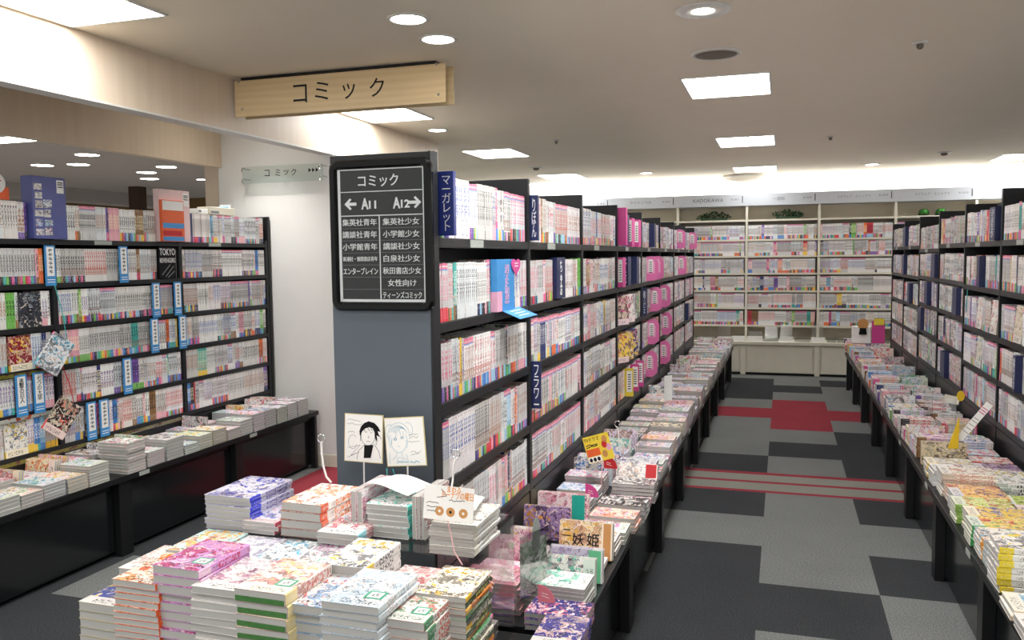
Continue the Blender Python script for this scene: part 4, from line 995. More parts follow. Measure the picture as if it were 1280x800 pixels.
# books lying under it
for k in range(4):
    x_ = rx0+.09+k*.138
    pile(x_, ry0+.13, TZ, [12, 11, 12, 10, 9][k], 0, .125, .18, .0195, rand_cover(rg), ['aqua', 'pale', 'white', 'grey', 'dusky'][k]+f' pile under the clear riser, {ordn(k+1)} from its left end', rg, vis=.15, topvis=.6)
rz = RZ+.001
pile_at(256, 617, .85, .142, .20, .0132, rz, cst((214, 212, 232), (70, 66, 150), (60, 70, 206), .735), 'blue-spined large pile at left end of the riser', n=7, rng=rg, jit=.004)
pile_at(303, 650, .792, .10, .165, .011, rz, cst((226, 220, 232), (80, 120, 200), (220, 90, 110), .865), 'low pile with pink and blue cover beside the blue-spined pile', n=3, rng=rg, twist=.05)
pile_at(349, 628, .845, .12, .19, .02, rz, cst((250, 246, 240), (236, 140, 60), (226, 110, 80), .215), 'white and orange magazine pile on the riser', n=4, rng=rg, jit=.007, twist=.08, noun='magazine')
pile_at(395, 663, .79, .115, .175, .0155, rz, cst((240, 236, 238), (206, 70, 100), (150, 214, 226), .955), 'low pink and white pile in the middle of the riser', n=2, rng=rg)
q = pile_at(457, 628, .845, .118, .17, .0145, rz, cst((246, 246, 246), (70, 200, 190), (90, 214, 200), .12), 'teal-spined pile between upright comics on the riser', n=6, rng=rg, jit=.005)
q2 = pile_at(535, 652, .835, .118, .18, .0118, rz, cst((246, 246, 244), (200, 190, 170), (236, 232, 220), .42), 'cream-edged pile at right end of the riser', n=7, rng=rg, jit=.005)
# upright comics each side of the teal pile
def standing(x, y, z, T3, w_, h_, t_, st_, label, noun='standing_comic', cat='book', group=None):
    t = thing(noun, (x, y, z), label, cat, group, T3)
    mb, mp = MB(), MB(); I = Matrix.Translation((0, 0, 0))
    book_geo(mb, I, w_, h_, t_, st_); page_geo(mp, I, w_, h_, t_)
    for qq in (mb, mp): qq.v = [tuple(t.matrix_basis @ Vector(v)) for v in qq.v]
    part('cover', mb, BOOK, t); part('page_block', mp, BOOK, t); return t
E3 = Matrix(((1, 0, 0), (0, 0, -1), (0, 1, 0)))
def up_side(th): return Matrix.Rotation(th, 3, 'Z')
for k, (dx, lb) in enumerate(((-.046, 'upright white comic left of the teal-spined pile, outer one'), (-.028, 'upright pink-topped comic left of the teal-spined pile, inner one'))):
    standing(q[0]+dx+.008, q[1]+.175, rz, Matrix.Rotation(math.pi, 3, 'Z') @ Matrix.Rotation(0, 3, 'Y'), .17, .112, .015, cst((244, 240, 242), (226, 120, 160), (236, 214, 226), .5+.07*k), lb)
for k, lb in enumerate(('upright white comic right of the teal-spined pile, inner one', 'upright white comic right of the teal-spined pile, middle one', 'upright white comic right of the teal-spined pile, outer one')):
    standing(q[0]+.118+.0155+.0115*k, q[1]+.175, rz, Matrix.Rotation(math.pi, 3, 'Z'), .17, .112, .0105, cst((246, 245, 243), (190, 120, 120), (240, 236, 232), .3+.06*k), lb)
# loose wrappers on the teal pile
def sheet(name, o, xd, yd, w_, h_, mat, label, curl=.02, cat='sheet', n=8):
    mm = plane(o, xd, yd); V = []; F = []
    for i in range(n+1):
        for j in range(n+1):
            a, b = i/n, j/n; V.append(tuple(mm @ Vector((w_*(a-.5), h_*(b-.5), curl*(math.sin(3.1*a+1)*.6+math.cos(2.6*b)*.5)))))
    k = len(V); V += [tuple(Vector(v)-mm.col[2].to_3d()*.0006) for v in V]
    for i in range(n):
        for j in range(n):
            a = i*(n+1)+j; q_ = (a, a+n+1, a+n+2, a+1); F.append(q_); F.append(tuple(k+x for x in q_[::-1]))
    ed = [i*(n+1) for i in range(n+1)]+[n*(n+1)+j for j in range(1, n+1)]+[i*(n+1)+n for i in range(n-1, -1, -1)]+[j for j in range(n-1, 0, -1)]
    for a, b in zip(ed, ed[1:]+ed[:1]): F.append((b, a, k+a, k+b))
    o_ = part(name, MB().solid(V, F), mat, None, 0, True); tag(o_, label, cat); return o_
sheet('paper_sheet', (q[0]+.055, q[1]+.10, .868), (1, -.25, .05), (.2, 1, .1), .14, .13, M['paper'], 'loose white sheet lying across the teal-spined pile', .022)
sheet('paper_sheet', (q2[0]+.035, q2[1]+.10, .862), (1, .2, .02), (-.2, 1, .05), .12, .15, M['paper'], 'white sheet lying on the cream-edged pile', .018)

# boards with ink portraits, on sticks
def board(px, wpx, name, label, tilt, lines, fills, ink, stick_to, cordm):
    (xl_, yt_), (xr_, yb_) = px
    yy = 2.13
    a, b = on_y(xl_, yt_, yy), on_y(xr_, yb_, yy)
    c = (a+b)/2; hw, hh_ = .060, .068
    mm = plane((c.x, yy, c.z), (math.cos(tilt), 0, math.sin(tilt)), (-math.sin(tilt), .06, math.cos(tilt)))
    t = thing('portrait_board', (c.x, yy, c.z), label, 'signed board')
    mb = MB().box((-hw, -hh_, -.003), (hw, hh_, -.0002)); mb.v = [tuple(mm @ Vector(v)) for v in mb.v]
    part('board', mb, M['paper'], t)
    e = MB(); V = []
    for dx, dy in ((hw+.0012, hh_+.0012), (hw-.0008, hh_-.0008)):
        V += [tuple(mm @ Vector(p)) for p in ((-dx, -dy, .0002), (dx, -dy, .0002), (dx, dy, .0002), (-dx, dy, .0002))]
    V += [tuple(mm @ Vector(p)) for p in ((-hw-.0012, -hh_-.0012, -.0032), (hw+.0012, -hh_-.0012, -.0032), (hw+.0012, hh_+.0012, -.0032), (-hw-.0012, hh_+.0012, -.0032))]
    F = []
    for i in range(4):
        j = (i+1) % 4; F += [(i, j, 4+j, 4+i), (8+i, 8+j, j, i)]
    part('gilt_edge', e.solid(V, F), M['gilt'], t)
    for L, wd_, mt in lines: strokes('ink_lettering', L, wd_, mm, M[mt], t)
    for P in fills:
        f = MB(); f.face([tuple(mm @ Vector((x_, y_, .0006))) for x_, y_ in P]); part('ink_print', f, M[ink], t)
    bot = mm @ Vector((.0, -hh_, -.004))
    part('stick', MB().tube([bot, (bot.x+.004, 2.12, stick_to)], .0022, 8), M['cord'], t)
    return t, mm, hh_
def arc(cx_, cy_, rx_, ry_, a0, a1, n=10): return [(cx_+rx_*math.cos(math.radians(a0+(a1-a0)*i/n)), cy_+ry_*math.sin(math.radians(a0+(a1-a0)*i/n))) for i in range(n+1)]
rq = random.Random(5)
def scrawl(x_, y_, w_, n=6): return [[(x_+w_*i/n+rq.uniform(-.001, .001), y_+rq.uniform(-.003, .003)) for i in range(n+1)]]
hair = [[(.012+.02*math.cos(a), .02+.022*math.sin(a)), (.012+.033*math.cos(a+.25), .022+.034*math.sin(a+.25))] for a in [k*.16 for k in range(0, 18)]]
face = [arc(.014, .008, .022, .028, 160, 385, 16), [(.006, .018), (.012, .019)], [(.022, .017), (.028, .018)], [(.016, .008), (.015, .003), (.018, .002)], [(.010, -.008), (.022, -.008)]]
HAIR = [(-.011, .006), (-.013, .02), (-.008, .034), (.002, .044), (.016, .050), (.034, .046), (.046, .036), (.054, .022), (.045, .023), (.051, .007), (.042, .011), (.045, -.008), (.037, .002), (.036, .018), (.029, .030), (.018, .033), (.006, .029), (-.004, .020)]
hair2 = [[(.0, .028), (.006, .018)], [(.012, .032), (.02, .022)], [(.024, .03), (.028, .022)], [(-.009, .012), (-.010, -.008)], [(.038, .002), (.042, -.016)], [(.05, .012), (.056, .002)]]
body = [[(.004, -.018), (-.016, -.038), (-.02, -.062)], [(.034, -.014), (.05, -.036), (.055, -.055)]]
sig = [arc(-.034, -.012, .014, .02, 40, 340, 14), [(-.05, -.03), (-.01, -.02), (-.04, -.052), (-.012, -.04), (-.05, -.058)]]
board(((430, 515), (479, 581)), 49, 'b', 'white board with black-ink portrait drawing, left of two on the slate panel', -.01,
      [(hair2, .0012, 'ink'), (face+body, .0011, 'ink'), (sig+scrawl(-.05, .05, .04)+scrawl(-.053, .04, .05)+scrawl(-.05, .015, .02), .001, 'greyink')], [[(.003, -.02), (.032, -.017), (.024, -.055), (.002, -.057)], HAIR], 'signface', .80, 'cord')
face2 = [arc(-.02+.003*k_, .012, .03-.003*k_, .034-.002*k_, 20+8*k_, 150, 8) for k_ in range(5)]+[[(-.045, .02), (-.05, -.0), (-.046, -.016)], [(-.04, .012), (-.043, -.008)], [(.004, .02), (.008, 0), (.004, -.018)], [(-.03, .03), (-.026, .018), (-.03, .012)], [(-.016, .034), (-.012, .02)], [(-.004, .03), (-.004, .018)], [(-.024, -.012), (-.016, -.013)], [(-.012, -.03), (-.012, -.04), (.0, -.052)], [(-.028, -.03), (-.03, -.04), (-.042, -.05)], arc(-.02, -.05, .01, .006, 0, 360, 8)]+[arc(-.02, .0, .024, .03, 170, 370, 14), arc(-.018, .018, .034, .036, -10, 200, 16), [(-.05, -.03), (-.052, -.06)], [(.002, -.035), (.006, -.06)], arc(-.045, .03, .014, .02, 60, 250), arc(.012, .034, .014, .02, -60, 120)]
board(((483.5, 523.5), (529.5, 581)), 46, 'b2', 'white board with faint pale blue portrait drawing, right of two', .09,
      [(face2, .0009, 'blueink'), ([arc(-.03, .008, .004, .003, 0, 360), arc(-.008, .012, .004, .003, 0, 360)], .002, 'blueink'), (scrawl(.012, .02, .03)+scrawl(.012, .012, .03)+scrawl(.01, -.002, .035)+scrawl(.016, -.03, .03)+scrawl(.016, -.036, .026), .001, 'greyink'), (scrawl(-.03, -.058, .035)+scrawl(.01, -.058, .03), .002, 'blueink')], [], 'blueink', .80, 'cord')
t = thing('teal_cord', (-1.05, 2.12, .84), 'thin teal cord hanging below the right portrait board', 'cord')
part('strand', MB().tube([(-1.062, 2.118, .878), (-1.058, 2.112, .86), (-1.048, 2.108, .845), (-1.05, 2.10, .835), (-1.035, 2.10, .825), (-1.028, 2.11, .845), (-1.042, 2.116, .878)], .0018), M['teal'], t)
# ring clips on white cords
def ring_clip(px, py, y, pts, label, r_=.011):
    c = on_y(px, py, y)
    t = thing('ring_clip', c, label, 'card clip')
    part('ring', MB().tube([(c.x+r_*math.cos(a*math.pi/10), c.y, c.z+r_*math.sin(a*math.pi/10)) for a in range(20)], .0022, 8, 0, True), M['chrome'], t, 0, True)
    P = [(c.x, c.y, c.z-r_-.001)]+[tuple(on_y(a, b, y)) for a, b in pts]
    part('cord', MB().tube(P, .0028, 8), M['cord'], t)
    return t
ring_clip(401.5, 548, 1.98, [(402, 566), (404, 582), (408, 596), (414, 603)], 'white ring clip on a bent cord above the white and orange magazines')
ring_clip(569.5, 567, 1.93, [(567, 580), (566, 600), (564, 612)], 'ring clip on a white cord rising from the cream-edged pile')
# white card with donuts
a, b = on_y(529.5, 606, 1.795), on_y(592.5, 653.5, 1.795)
mm = plane(((a.x+b.x)/2, 1.795, (a.z+b.z)/2), (1, 0, -.03), (.03, .12, 1)); cw, ch = (b.x-a.x)/2, (a.z-b.z)/2
t = thing('promo_card', ((a.x+b.x)/2, 1.795, (a.z+b.z)/2), 'white card with orange title and three brown rings before the riser piles', 'card')
mb = MB().box((-cw, -ch, -.0012), (cw, ch, -.0001)); mb.v = [tuple(mm @ Vector(v)) for v in mb.v]; part('card', mb, M['paper'], t)
text_part('lettering', 'まわる', .02, mm @ Matrix.Translation((.012, ch*.82, .0003)), M['orangeink'], t, fit=(.034, .014))
text_part('lettering', 'ドーナツの曜日', .02, mm @ Matrix.Translation((.022, ch*.5, .0003)), M['orangeink'], t, fit=(.078, .018))
strokes('caption_lettering', scrawl(-.055, -.002, .03)+scrawl(-.055, -.012, .028)+scrawl(-.053, -.022, .022)+scrawl(.0, ch*.2, .04)+[[(-.02, ch*.8), (-.012, ch*.6), (-.006, ch*.42), (-.03, ch*.3)]], .0014, mm, M['ink'], t)
for x_, cm in ((-.022, 'greyink'), (.006, 'ink'), (.038, 'donut')):
    f = MB(); f.face([tuple(mm @ Vector((x_+.011*math.cos(k*.3307), -ch*.48+.011*math.sin(k*.3307), .0003))) for k in range(19)]); part('round_print', f, M['donut'], t)
    f = MB(); f.face([tuple(mm @ Vector((x_+.0035*math.cos(k*.5236), -ch*.48+.0035*math.sin(k*.5236), .0005))) for k in range(12)]); part('round_print', f, M['ink'] if cm == 'ink' else M['paper'], t)
b0 = mm @ Vector((.0, -ch, -.001))
part('stem', MB().tube([b0, on_y(564, 670, 1.80), on_y(568, 690, 1.79), on_y(578, 706, 1.78)], .0016, 6), M['pinkcord'], t)
t = thing('pink_cord', on_z(600, 715, .76), 'looped pale pink cord in front of the riser corner', 'cord')
part('loop', MB().tube([on_y(a_, b_, 1.72) for a_, b_ in ((596, 712), (604, 716), (612, 718), (619, 724), (618, 730), (612, 727), (606, 718), (610, 728), (616, 736))], .0016, 6), M['pinkcord'], t)

# ------------------------------------------------------------------ comics on the low tables
rm_ = random.Random(77)
def lie(xmin, ymin, z0, n, t_, sty, desc, yaw, l_=.178, w_=.12, **kw):
    """pile whose long side runs along x"""
    return pile(xmin+l_/2, ymin+w_/2, z0, n, yaw, w_, l_, t_, sty, desc, kw.pop('rng', rm_), **kw)
def face_stand(x, y, z, l_, h_, n, t_, sty, label, lean=.12, name='display_comic', group=None):
    """a comic (or a few together) set up on its long side, cover towards the camera end of the aisle"""
    out = []
    for k in range(n):
        T3 = Matrix.Rotation(-lean, 3, 'X') @ Matrix(((0, 0, -1), (-1, 0, 0), (0, 1, 0)))
        lb = label if k == 0 else f"{ordn(k+1)} behind: {label}"
        t = thing(name, (x+l_, y+(t_+.0006)*k/math.cos(lean)+t_/2, z+.0006+ (t_/2)*math.sin(lean)), lb[:200], 'book', group, T3)
        mb, mp = MB(), MB(); I = Matrix.Identity(4)
        book_geo(mb, I, h_, l_, t_, sty); page_geo(mp, I, h_, l_, t_)
        for q_ in (mb, mp): q_.v = [tuple(t.matrix_basis @ Vector(v)) for v in q_.v]
        part('cover', mb, BOOK, t); part('page_block', mp, BOOK, t); out.append(t)
    return out
def on_cover(t, t_, h_, l_, u_, v_): return t.matrix_basis @ plane((t_/2+.0005, h_*v_, l_*(1-u_)), (0, 0, -1), (0, 1, 0))
def end_band(t, t_, h_, l_, u0_, u1_, mat):
    mb = MB().box((t_/2+.0001, .002, l_*(1-u1_)), (t_/2+.0007, h_-.002, l_*(1-u0_))); mb.v = [tuple(t.matrix_basis @ Vector(v)) for v in mb.v]
    part('obi_band', mb, mat, t)
E1, I1 = -.724, -.918       # x of the left ends of the aisle-edge and shelf-side rows on the centre tables
M['mint'] = plain('mint_band', (118, 212, 160), .35, .5, 0, .06); M['tealband'] = plain('teal_band', (40, 176, 158), .35, .5, 0, .06)
# set pieces at the near end, read off the photograph
pile(-.558, 2.125, TZ, 4, 0, .128, .182, .0155, cst((70, 66, 140), (236, 200, 190), (50, 46, 90), .313), 'dark blue pile at near end of the aisle-edge row', rm_, jit=.003, twist=.02)
pile(-.632, 1.925, TZ, 2, 0, .122, .178, .0155, cst((96, 50, 66), (236, 210, 190), (150, 50, 60), .717), 'maroon pile right of the clear riser side', rm_, jit=.002, twist=.01)
lie(-.925, 2.03, TZ, 3, .016, cst((90, 60, 80), (236, 210, 190), (180, 60, 70), .43), 'dark red pile under right end of the clear riser', PI2, .178, .125)
lie(-.69, 2.225, TZ, 3, .016, cst((60, 60, 130), (220, 120, 140), (236, 220, 230), .553), 'second dark blue pile of the aisle-edge row', PI2)
lie(-.925, 2.30, TZ, 6, .0155, cst((220, 150, 170), (160, 60, 80), (240, 200, 190), .643), 'rosy pile next to the clear riser', PI2, .19, .13)
lie(-.745, 2.355, TZ, 6, .014, cst((246, 242, 240), (60, 190, 160), (226, 240, 234), .171), 'white and mint pile before the white upright comic', PI2, .2, .128)
face_stand(-.735, 2.492, TZ, .19, .115, 2, .013, cst((240, 240, 236), (120, 110, 120), (100, 206, 176), .224), 'white and mint comic standing at near end of the aisle-edge row')
end_band(face_stand(-.722, 2.60, TZ, .178, .108, 2, .013, cst((222, 214, 236), (170, 140, 200), (200, 190, 226), .333), 'lavender comic with green end standing behind the white and mint one')[0], .013, .108, .178, .74, .97, M['mint'])
lie(-.925, 2.44, TZ, 5, .014, cst((250, 210, 224), (226, 80, 130), (250, 236, 240), .447), 'pale pink pile beside the bookcase, near end', PI2, .18)
face_stand(-.925, 2.575, TZ, .12, .13, 3, .012, cst((246, 200, 214), (226, 110, 150), (250, 226, 232), .563), 'pink comic standing at near end next to the bookcase plinth')
lie(-.74, 2.665, TZ, 2, .014, cst((240, 236, 244), (160, 120, 180), (236, 200, 214), .674), 'low lilac pile between the lavender and the gold comic', PI2)
lie(-.925, 2.64, TZ, 4, .014, cst((226, 60, 90), (250, 230, 230), (240, 170, 180), .771), 'red pile beside the plinth', PI2, .17)
gold = face_stand(-.742, 2.80, TZ, .19, .128, 1, .03, cst((240, 220, 176), (206, 150, 110), (240, 196, 70), .881), 'gold and brown thick comic standing with brush-written title', .2)[0]
for s_, u_, v_, k_ in (('妖', .36, .5, .042), ('姫', .64, .52, .044), ('二', .14, .66, .03), ('〇', .14, .32, .026)):
    text_part('lettering', s_, .02, on_cover(gold, .03, .128, .19, u_, v_), M['ink'], gold, fit=(k_, None), bold=.01)
end_band(gold, .03, .128, .19, .83, .97, M['donut'])
face_stand(-.92, 2.80, TZ, .10, .09, 2, .015, cst((250, 240, 244), (190, 110, 160), (240, 226, 120), .933), 'small white comic with yellow edge standing left of the gold comic')
lie(-.735, 2.875, TZ, 3, .015, cst((246, 240, 236), (230, 150, 70), (240, 220, 226), .091), 'white and orange pile behind the gold comic', PI2)
face_stand(-.92, 2.96, TZ, .18, .128, 1, .013, cst((170, 140, 190), (60, 40, 80), (240, 170, 60), .123), 'purple comic standing left of the gold comic', .1)
lie(-.72, 3.0, TZ, 3, .0145, cst((244, 236, 240), (206, 80, 170), (120, 200, 150), .17), 'pink-lettered pile, aisle-edge row, behind the gold comic', PI2)
end_band(face_stand(-.915, 3.13, TZ, .205, .13, 2, .014, cst((246, 224, 228), (216, 110, 136), (240, 190, 200), .22), 'pink comic with teal band standing near the plinth', .1)[0], .014, .13, .205, .68, .93, M['tealband'])
lie(-.70, 3.125, TZ, 4, .0145, cst((244, 214, 196), (226, 120, 90), (170, 150, 210), .27), 'patterned orange and violet pile, aisle-edge row', PI2)
lie(-.925, 3.20, TZ, 3, .015, cst((250, 240, 206), (240, 170, 90), (246, 214, 90), .318), 'yellow and white pile behind the teal-banded comic', PI2)
lie(-.70, 3.26, TZ, 4, .0165, cst((40, 38, 40), (200, 198, 196), (240, 240, 240), .366), 'black cover pile with grey picture, aisle-edge row', PI2, .19, .13)
lie(-.925, 3.33, TZ, 3, .016, cst((252, 240, 170), (240, 150, 120), (120, 170, 220), .41), 'yellow patterned pile by the plinth', PI2)
lie(-.70, 3.405, TZ, 2, .016, cst((250, 220, 232), (206, 40, 120), (244, 240, 240), .463), 'pink and white pile behind the black cover pile', PI2)
lie(-.925, 3.47, TZ, 3, .018, cst((226, 232, 246), (90, 140, 210), (200, 220, 240), .52), 'pale blue pile under the yellow promo card', PI2)
lie(-.70, 3.54, TZ, 5, .0155, cst((90, 88, 92), (230, 230, 230), (246, 244, 240), .57), 'grey cover pile before the red and white comic', PI2, .185, .128)
end_band(face_stand(-.712, 3.69, TZ, .185, .125, 1, .016, cst((244, 240, 238), (160, 150, 150), (236, 210, 180), .61), 'white comic with red end standing behind the grey pile', .45)[0], .016, .125, .185, .72, .98, M['redink'])
MANUAL_END = 3.80
# fan shaped tags and the clear wrapped card
def fan(x, y, z, r_, mat, label, sgx=1):
    t = thing('fan_tag', (x, y, z), label, 'tag')
    P = [(x, z)]+[(x+sgx*r_*math.sin(math.pi/2*k/12), z+r_*math.cos(math.pi/2*k/12)) for k in range(13)]
    part('card', MB().prism(P, 'y', y, y+.0012), mat, t)
    strokes('lettering', [[(.012, .02), (.034, .014)], [(.012, .028), (.03, .024)]], .002, plane((x, y-.0003, z), (sgx, 0, 0), (0, 0, 1)), M['paper'], t)
fan(-.672, 2.30, .462, .052, M['pinktag'], 'salmon pink quarter-round tag behind the dark blue piles')
fan(-.77, 3.35, .475, .056, M['pink'], 'magenta quarter-round tag before the black cover pile')
fan(-.755, 3.66, .52, .06, M['redink'], 'red quarter-round tag left of the standing red and white comic')
t = thing('clear_wrapped_card', (-.70, 2.33, .47), 'upright clear-wrapped green and grey card behind the salmon tag', 'card')
mm = plane((-.695, 2.36, .555), (.35, .94, 0), (0, 0, 1))
def boxm(mm_, a, b, mat, name, par): 
    mb_ = MB().box(a, b); mb_.v = [tuple(mm_ @ Vector(v)) for v in mb_.v]; return part(name, mb_, mat, par)
cb_ = MB().box((-.075, -.085, -.002), (.055, .075, -.0002), 2); cb_.face([(-.075, -.085, 0), (.055, -.085, 0), (.055, .075, 0), (-.075, .075, 0)], 1, [(0, 0), (1, 0), (1, 1), (0, 1)], (lin((236, 240, 232)), lin((120, 150, 120)), lin((200, 226, 196)), .37)); cb_.v = [tuple(mm @ Vector(v)) for v in cb_.v]; part('card', cb_, BOOK, t)
boxm(mm, (-.083, -.09, .0035), (.075, .10, .0042), M['acryl'], 'wrapper', t)
lob = MB().prism([(.02*math.cos(k*.4)+.0, .085+.055*math.sin(k*.4)) for k in range(16)], 'z', .001, .003); lob.v = [tuple(mm @ Vector(v)) for v in lob.v]
part('round_topper', lob, M['tag'], t)
t = thing('promo_flag', (-.85, 3.50, .56), 'tilted yellow and orange promo card with three small portraits by the plinth', 'card')
a, b = on_y(728, 545, 3.52), on_y(768, 575, 3.52); c = (a+b)/2
mm = plane((c.x, 3.52, c.z), (.94, 0, .30), (-.30, .05, .94))
boxm(mm, (-.058, -.058, -.0012), (.058, .058, 0), M['yellow'], 'card', t)
boxm(mm, (-.056, -.03, .0002), (.004, .002, .0008), M['orange'], 'orange_block', t)
boxm(mm, (-.056, -.056, .0002), (.004, -.032, .0008), M['paper'], 'white_block', t)
for k in range(3):
    f = MB(); f.face([tuple(mm @ Vector((-.046+.018*k+.007*math.cos(j*.45), -.045+.009*math.sin(j*.45), .0011))) for j in range(14)]); part('round_print', f, M['ink'], t)
text_part('lettering', 'TVドラマ', .02, mm @ Matrix.Translation((-.02, .042, .0004)), M['ink'], t, fit=(.068, .018))
strokes('caption_lettering', scrawl(-.05, .02, .05)+scrawl(-.05, .012, .05)+[[(-.05, -.014), (-.004, -.014)]], .004, mm, M['ink'], t)
for (x_, y_, m_) in ((.03, .01, 'redink'), (.036, .032, 'donut'), (.022, -.03, 'donut'), (.046, -.005, 'palepink')):
    f = MB(); f.face([tuple(mm @ Vector((x_+.012*math.cos(j*.45), y_+.016*math.sin(j*.45), .0006))) for j in range(14)]); part('round_print', f, M[m_], t)
part('stick', MB().tube([mm @ Vector((0, -.058, -.001)), (c.x+.01, 3.53, .46)], .002), M['pinkcord'], t)
ring_clip(772, 530, 3.74, [(773, 540), (774, 556), (776, 570)], 'chrome ring clip standing left of the striped-spine pile', .014)
t = thing('clear_pouch', (-.80, 3.62, .5), 'crumpled clear pouch standing before the plinth', 'pouch')
boxm(plane((-.80, 3.62, .53), (.8, .6, .05), (0, .1, 1)), (-.03, -.075, 0), (.03, .075, .004), M['film'], 'pouch', t)
for k, (px, py, yy, w2, h2, lb) in enumerate(((835, 485, 5.35, .06, .16, 'white folded card standing in the middle of the centre table'), (803, 545, 4.05, .05, .12, 'clear-wrapped card left of the striped-spine pile'))):
    c = on_y(px, py, yy); t = thing('folded_card', c, lb, 'card')
    boxm(plane((c.x, yy, max(c.z, TZ+h2/2+.04)), (.7, .7, 0), (0, 0, 1)), (-w2/2, -h2/2, 0), (w2/2, h2/2, .002), M['paper'] if k == 0 else M['film'], 'card', t)

def table_row(x0, ya, yb, yaw, where, rng, z=TZ, nr=(2, 7), standp=.14, vis=.5, topvis=.6, face_ok=True, hi=.14, l_=.178, grp=None, skip=()):
    y = ya; k = 0; ks = 0
    while True:
        w_ = rng.choice([.113, .115, .12, .128])
        if y+w_ > yb: break
        if any(y < s1 and y+w_ > s0 for s0, s1 in skip): y += .02; continue
        k += 1; sty = rand_cover(rng)
        if face_ok and rng.random() < standp and y+.10 < yb:
            ks += 1; n = rng.choice([1, 2, 3]); tt = .013
            face_stand(x0+rng.uniform(-.004, .004), y+.008, z, .178, rng.choice([.113, .12]), n, tt, sty, f"{ordn(ks)} upright comic of the {where}", rng.uniform(.06, .16), group='comics standing upright on the tables')
            y += .03+n*.016; continue
        n = rng.randint(*nr); tt = rng.uniform(.0125, .0185); n = min(n, int(hi/tt))
        lie(x0+rng.uniform(-.006, .006), y, z, n, tt, sty, f"{ordn(k)} pile of the {where}", yaw, l_=l_, w_=w_, jit=.0015, twist=.012, rng=rng, vis=vis, topvis=topvis)
        y += w_+rng.uniform(.0055, .012)
table_row(-.722, MANUAL_END, 10.25, PI2, 'aisle-edge row, centre tables', rm_, nr=(3, 7), vis=.55, hi=.105)
table_row(-.921, 3.62, 10.25, PI2, 'shelf-side row, centre tables', rm_, nr=(2, 5), vis=.15, topvis=.45, standp=.2, hi=.08)
# striped-spine pile a little way down
# --- left tables: two rows
table_row(-3.287, 2.36, 5.12, PI2, 'aisle-edge row, left tables', rm_, nr=(4, 7), standp=.0, vis=.75, hi=.12, skip=((3.32, 3.47),))
lie(-3.28, 3.335, TZ, 10, .0155, cst((240, 246, 240), (200, 60, 90), (90, 170, 130), .27), 'tall white-edged pile in the middle of left tables', PI2, .18, .125)
table_row(-3.474, 2.36, 5.12, PI2, 'wall-side row, left tables', rm_, nr=(3, 7), standp=.22, vis=.25, hi=.105, l_=.176)
# --- right tables
XA = .66
lie(.632, 2.49, TZ, 2, .02, cst((238, 222, 224), (150, 110, 120), (230, 206, 210), .05), 'pale pink large-format pile at near end of right table', -PI2, .21, .15)
lie(.64, 2.665, TZ, 2, .0165, cst((246, 248, 246), (110, 190, 226), (236, 214, 180), .15), 'white and sky blue large-format pile on the right table', -PI2, .21, .15)
lie(.65, 2.885, TZ, 7, .0205, cst((248, 246, 240), (60, 50, 70), (246, 220, 60), .835), 'yellow and white spined pile on right table', -PI2, .21, .15, jit=.005)
magz = random.Random(9)
for k, (y_, n, c) in enumerate(((3.06, 5, ((200, 236, 236), (60, 120, 170), (240, 120, 90))), (3.19, 5, ((246, 240, 226), (90, 160, 200), (246, 170, 80))), (3.325, 5, ((250, 220, 120), (226, 60, 70), (90, 180, 110))),
        (3.46, 5, ((246, 206, 90), (60, 90, 190), (246, 210, 90))), (3.595, 5, ((226, 236, 150), (206, 70, 60), (150, 190, 90))), (3.73, 5, ((250, 196, 110), (120, 50, 60), (90, 90, 160))), (3.855, 4, ((246, 206, 150), (200, 90, 110), (230, 180, 120))))):
    lie(.66+magz.uniform(-.004, .02), y_, TZ, n, .0155, cst(*c, .11+.1*k), f'colourful magazine pile, {ordn(k+1)} along right table edge', -PI2, .205, .128, jit=.003, twist=.02, noun='magazine')
lie(.672, 3.985, TZ, 7, .0148, cst((240, 234, 220), (190, 120, 110), (206, 190, 176), .525), 'tall cream-spined pile on right table', -PI2, .215, .15, jit=.005)
lie(.66, 4.16, TZ, 5, .0155, cst((246, 246, 244), (190, 110, 150), (226, 226, 226), .615), 'white comic pile behind the cream-spined pile', -PI2, .2, .128)
lie(.66, 4.32, TZ, 4, .017, cst((238, 236, 230), (160, 140, 120), (246, 210, 70), .345), 'grey sketch-cover pile with yellow corner', -PI2, .2, .13)
face_stand(.672, 4.56, TZ, .20, .115, 2, .02, cst((232, 214, 172), (80, 60, 50), (246, 236, 206), .72), 'beige comic standing with a small round face print, right table', .08)
for k, (y_, n, c, nm) in enumerate(((2.62, 3, ((230, 226, 200), (190, 120, 60), (206, 190, 90)), 'olive'), (2.80, 4, ((236, 180, 90), (120, 60, 40), (236, 200, 80)), 'amber'), (2.98, 3, ((226, 190, 140), (150, 60, 50), (236, 120, 60)), 'tan'), (3.15, 4, ((240, 214, 120), (90, 110, 170), (226, 90, 60)), 'golden'), (3.33, 4, ((236, 214, 150), (160, 60, 60), (110, 170, 90)), 'yellowish'),
        (3.56, 4, ((226, 130, 90), (70, 40, 40), (216, 100, 60)), 'terracotta'), (3.75, 3, ((190, 206, 90), (70, 80, 40), (150, 190, 60)), 'lime green'), (3.95, 5, ((236, 236, 230), (60, 60, 60), (180, 190, 180)), 'white and grey-green'), (4.13, 4, ((240, 238, 230), (120, 120, 130), (236, 214, 60)), 'white and yellow'), (4.32, 3, ((190, 160, 190), (90, 60, 90), (150, 120, 160)), 'dusky violet'))):
    lie(.872+.004*(k % 3), y_, TZ, n, .0165, cst(*c, .07+.09*k), f'{nm} pile of the shelf-side row, right table', -PI2, .19, .14, twist=.06)
lie(.885, 4.50, TZ, 3, .016, cst((246, 240, 238), (206, 40, 40), (216, 50, 40), .51), 'red and white low pile beside the right bookcase plinth', -PI2, .18, .12)
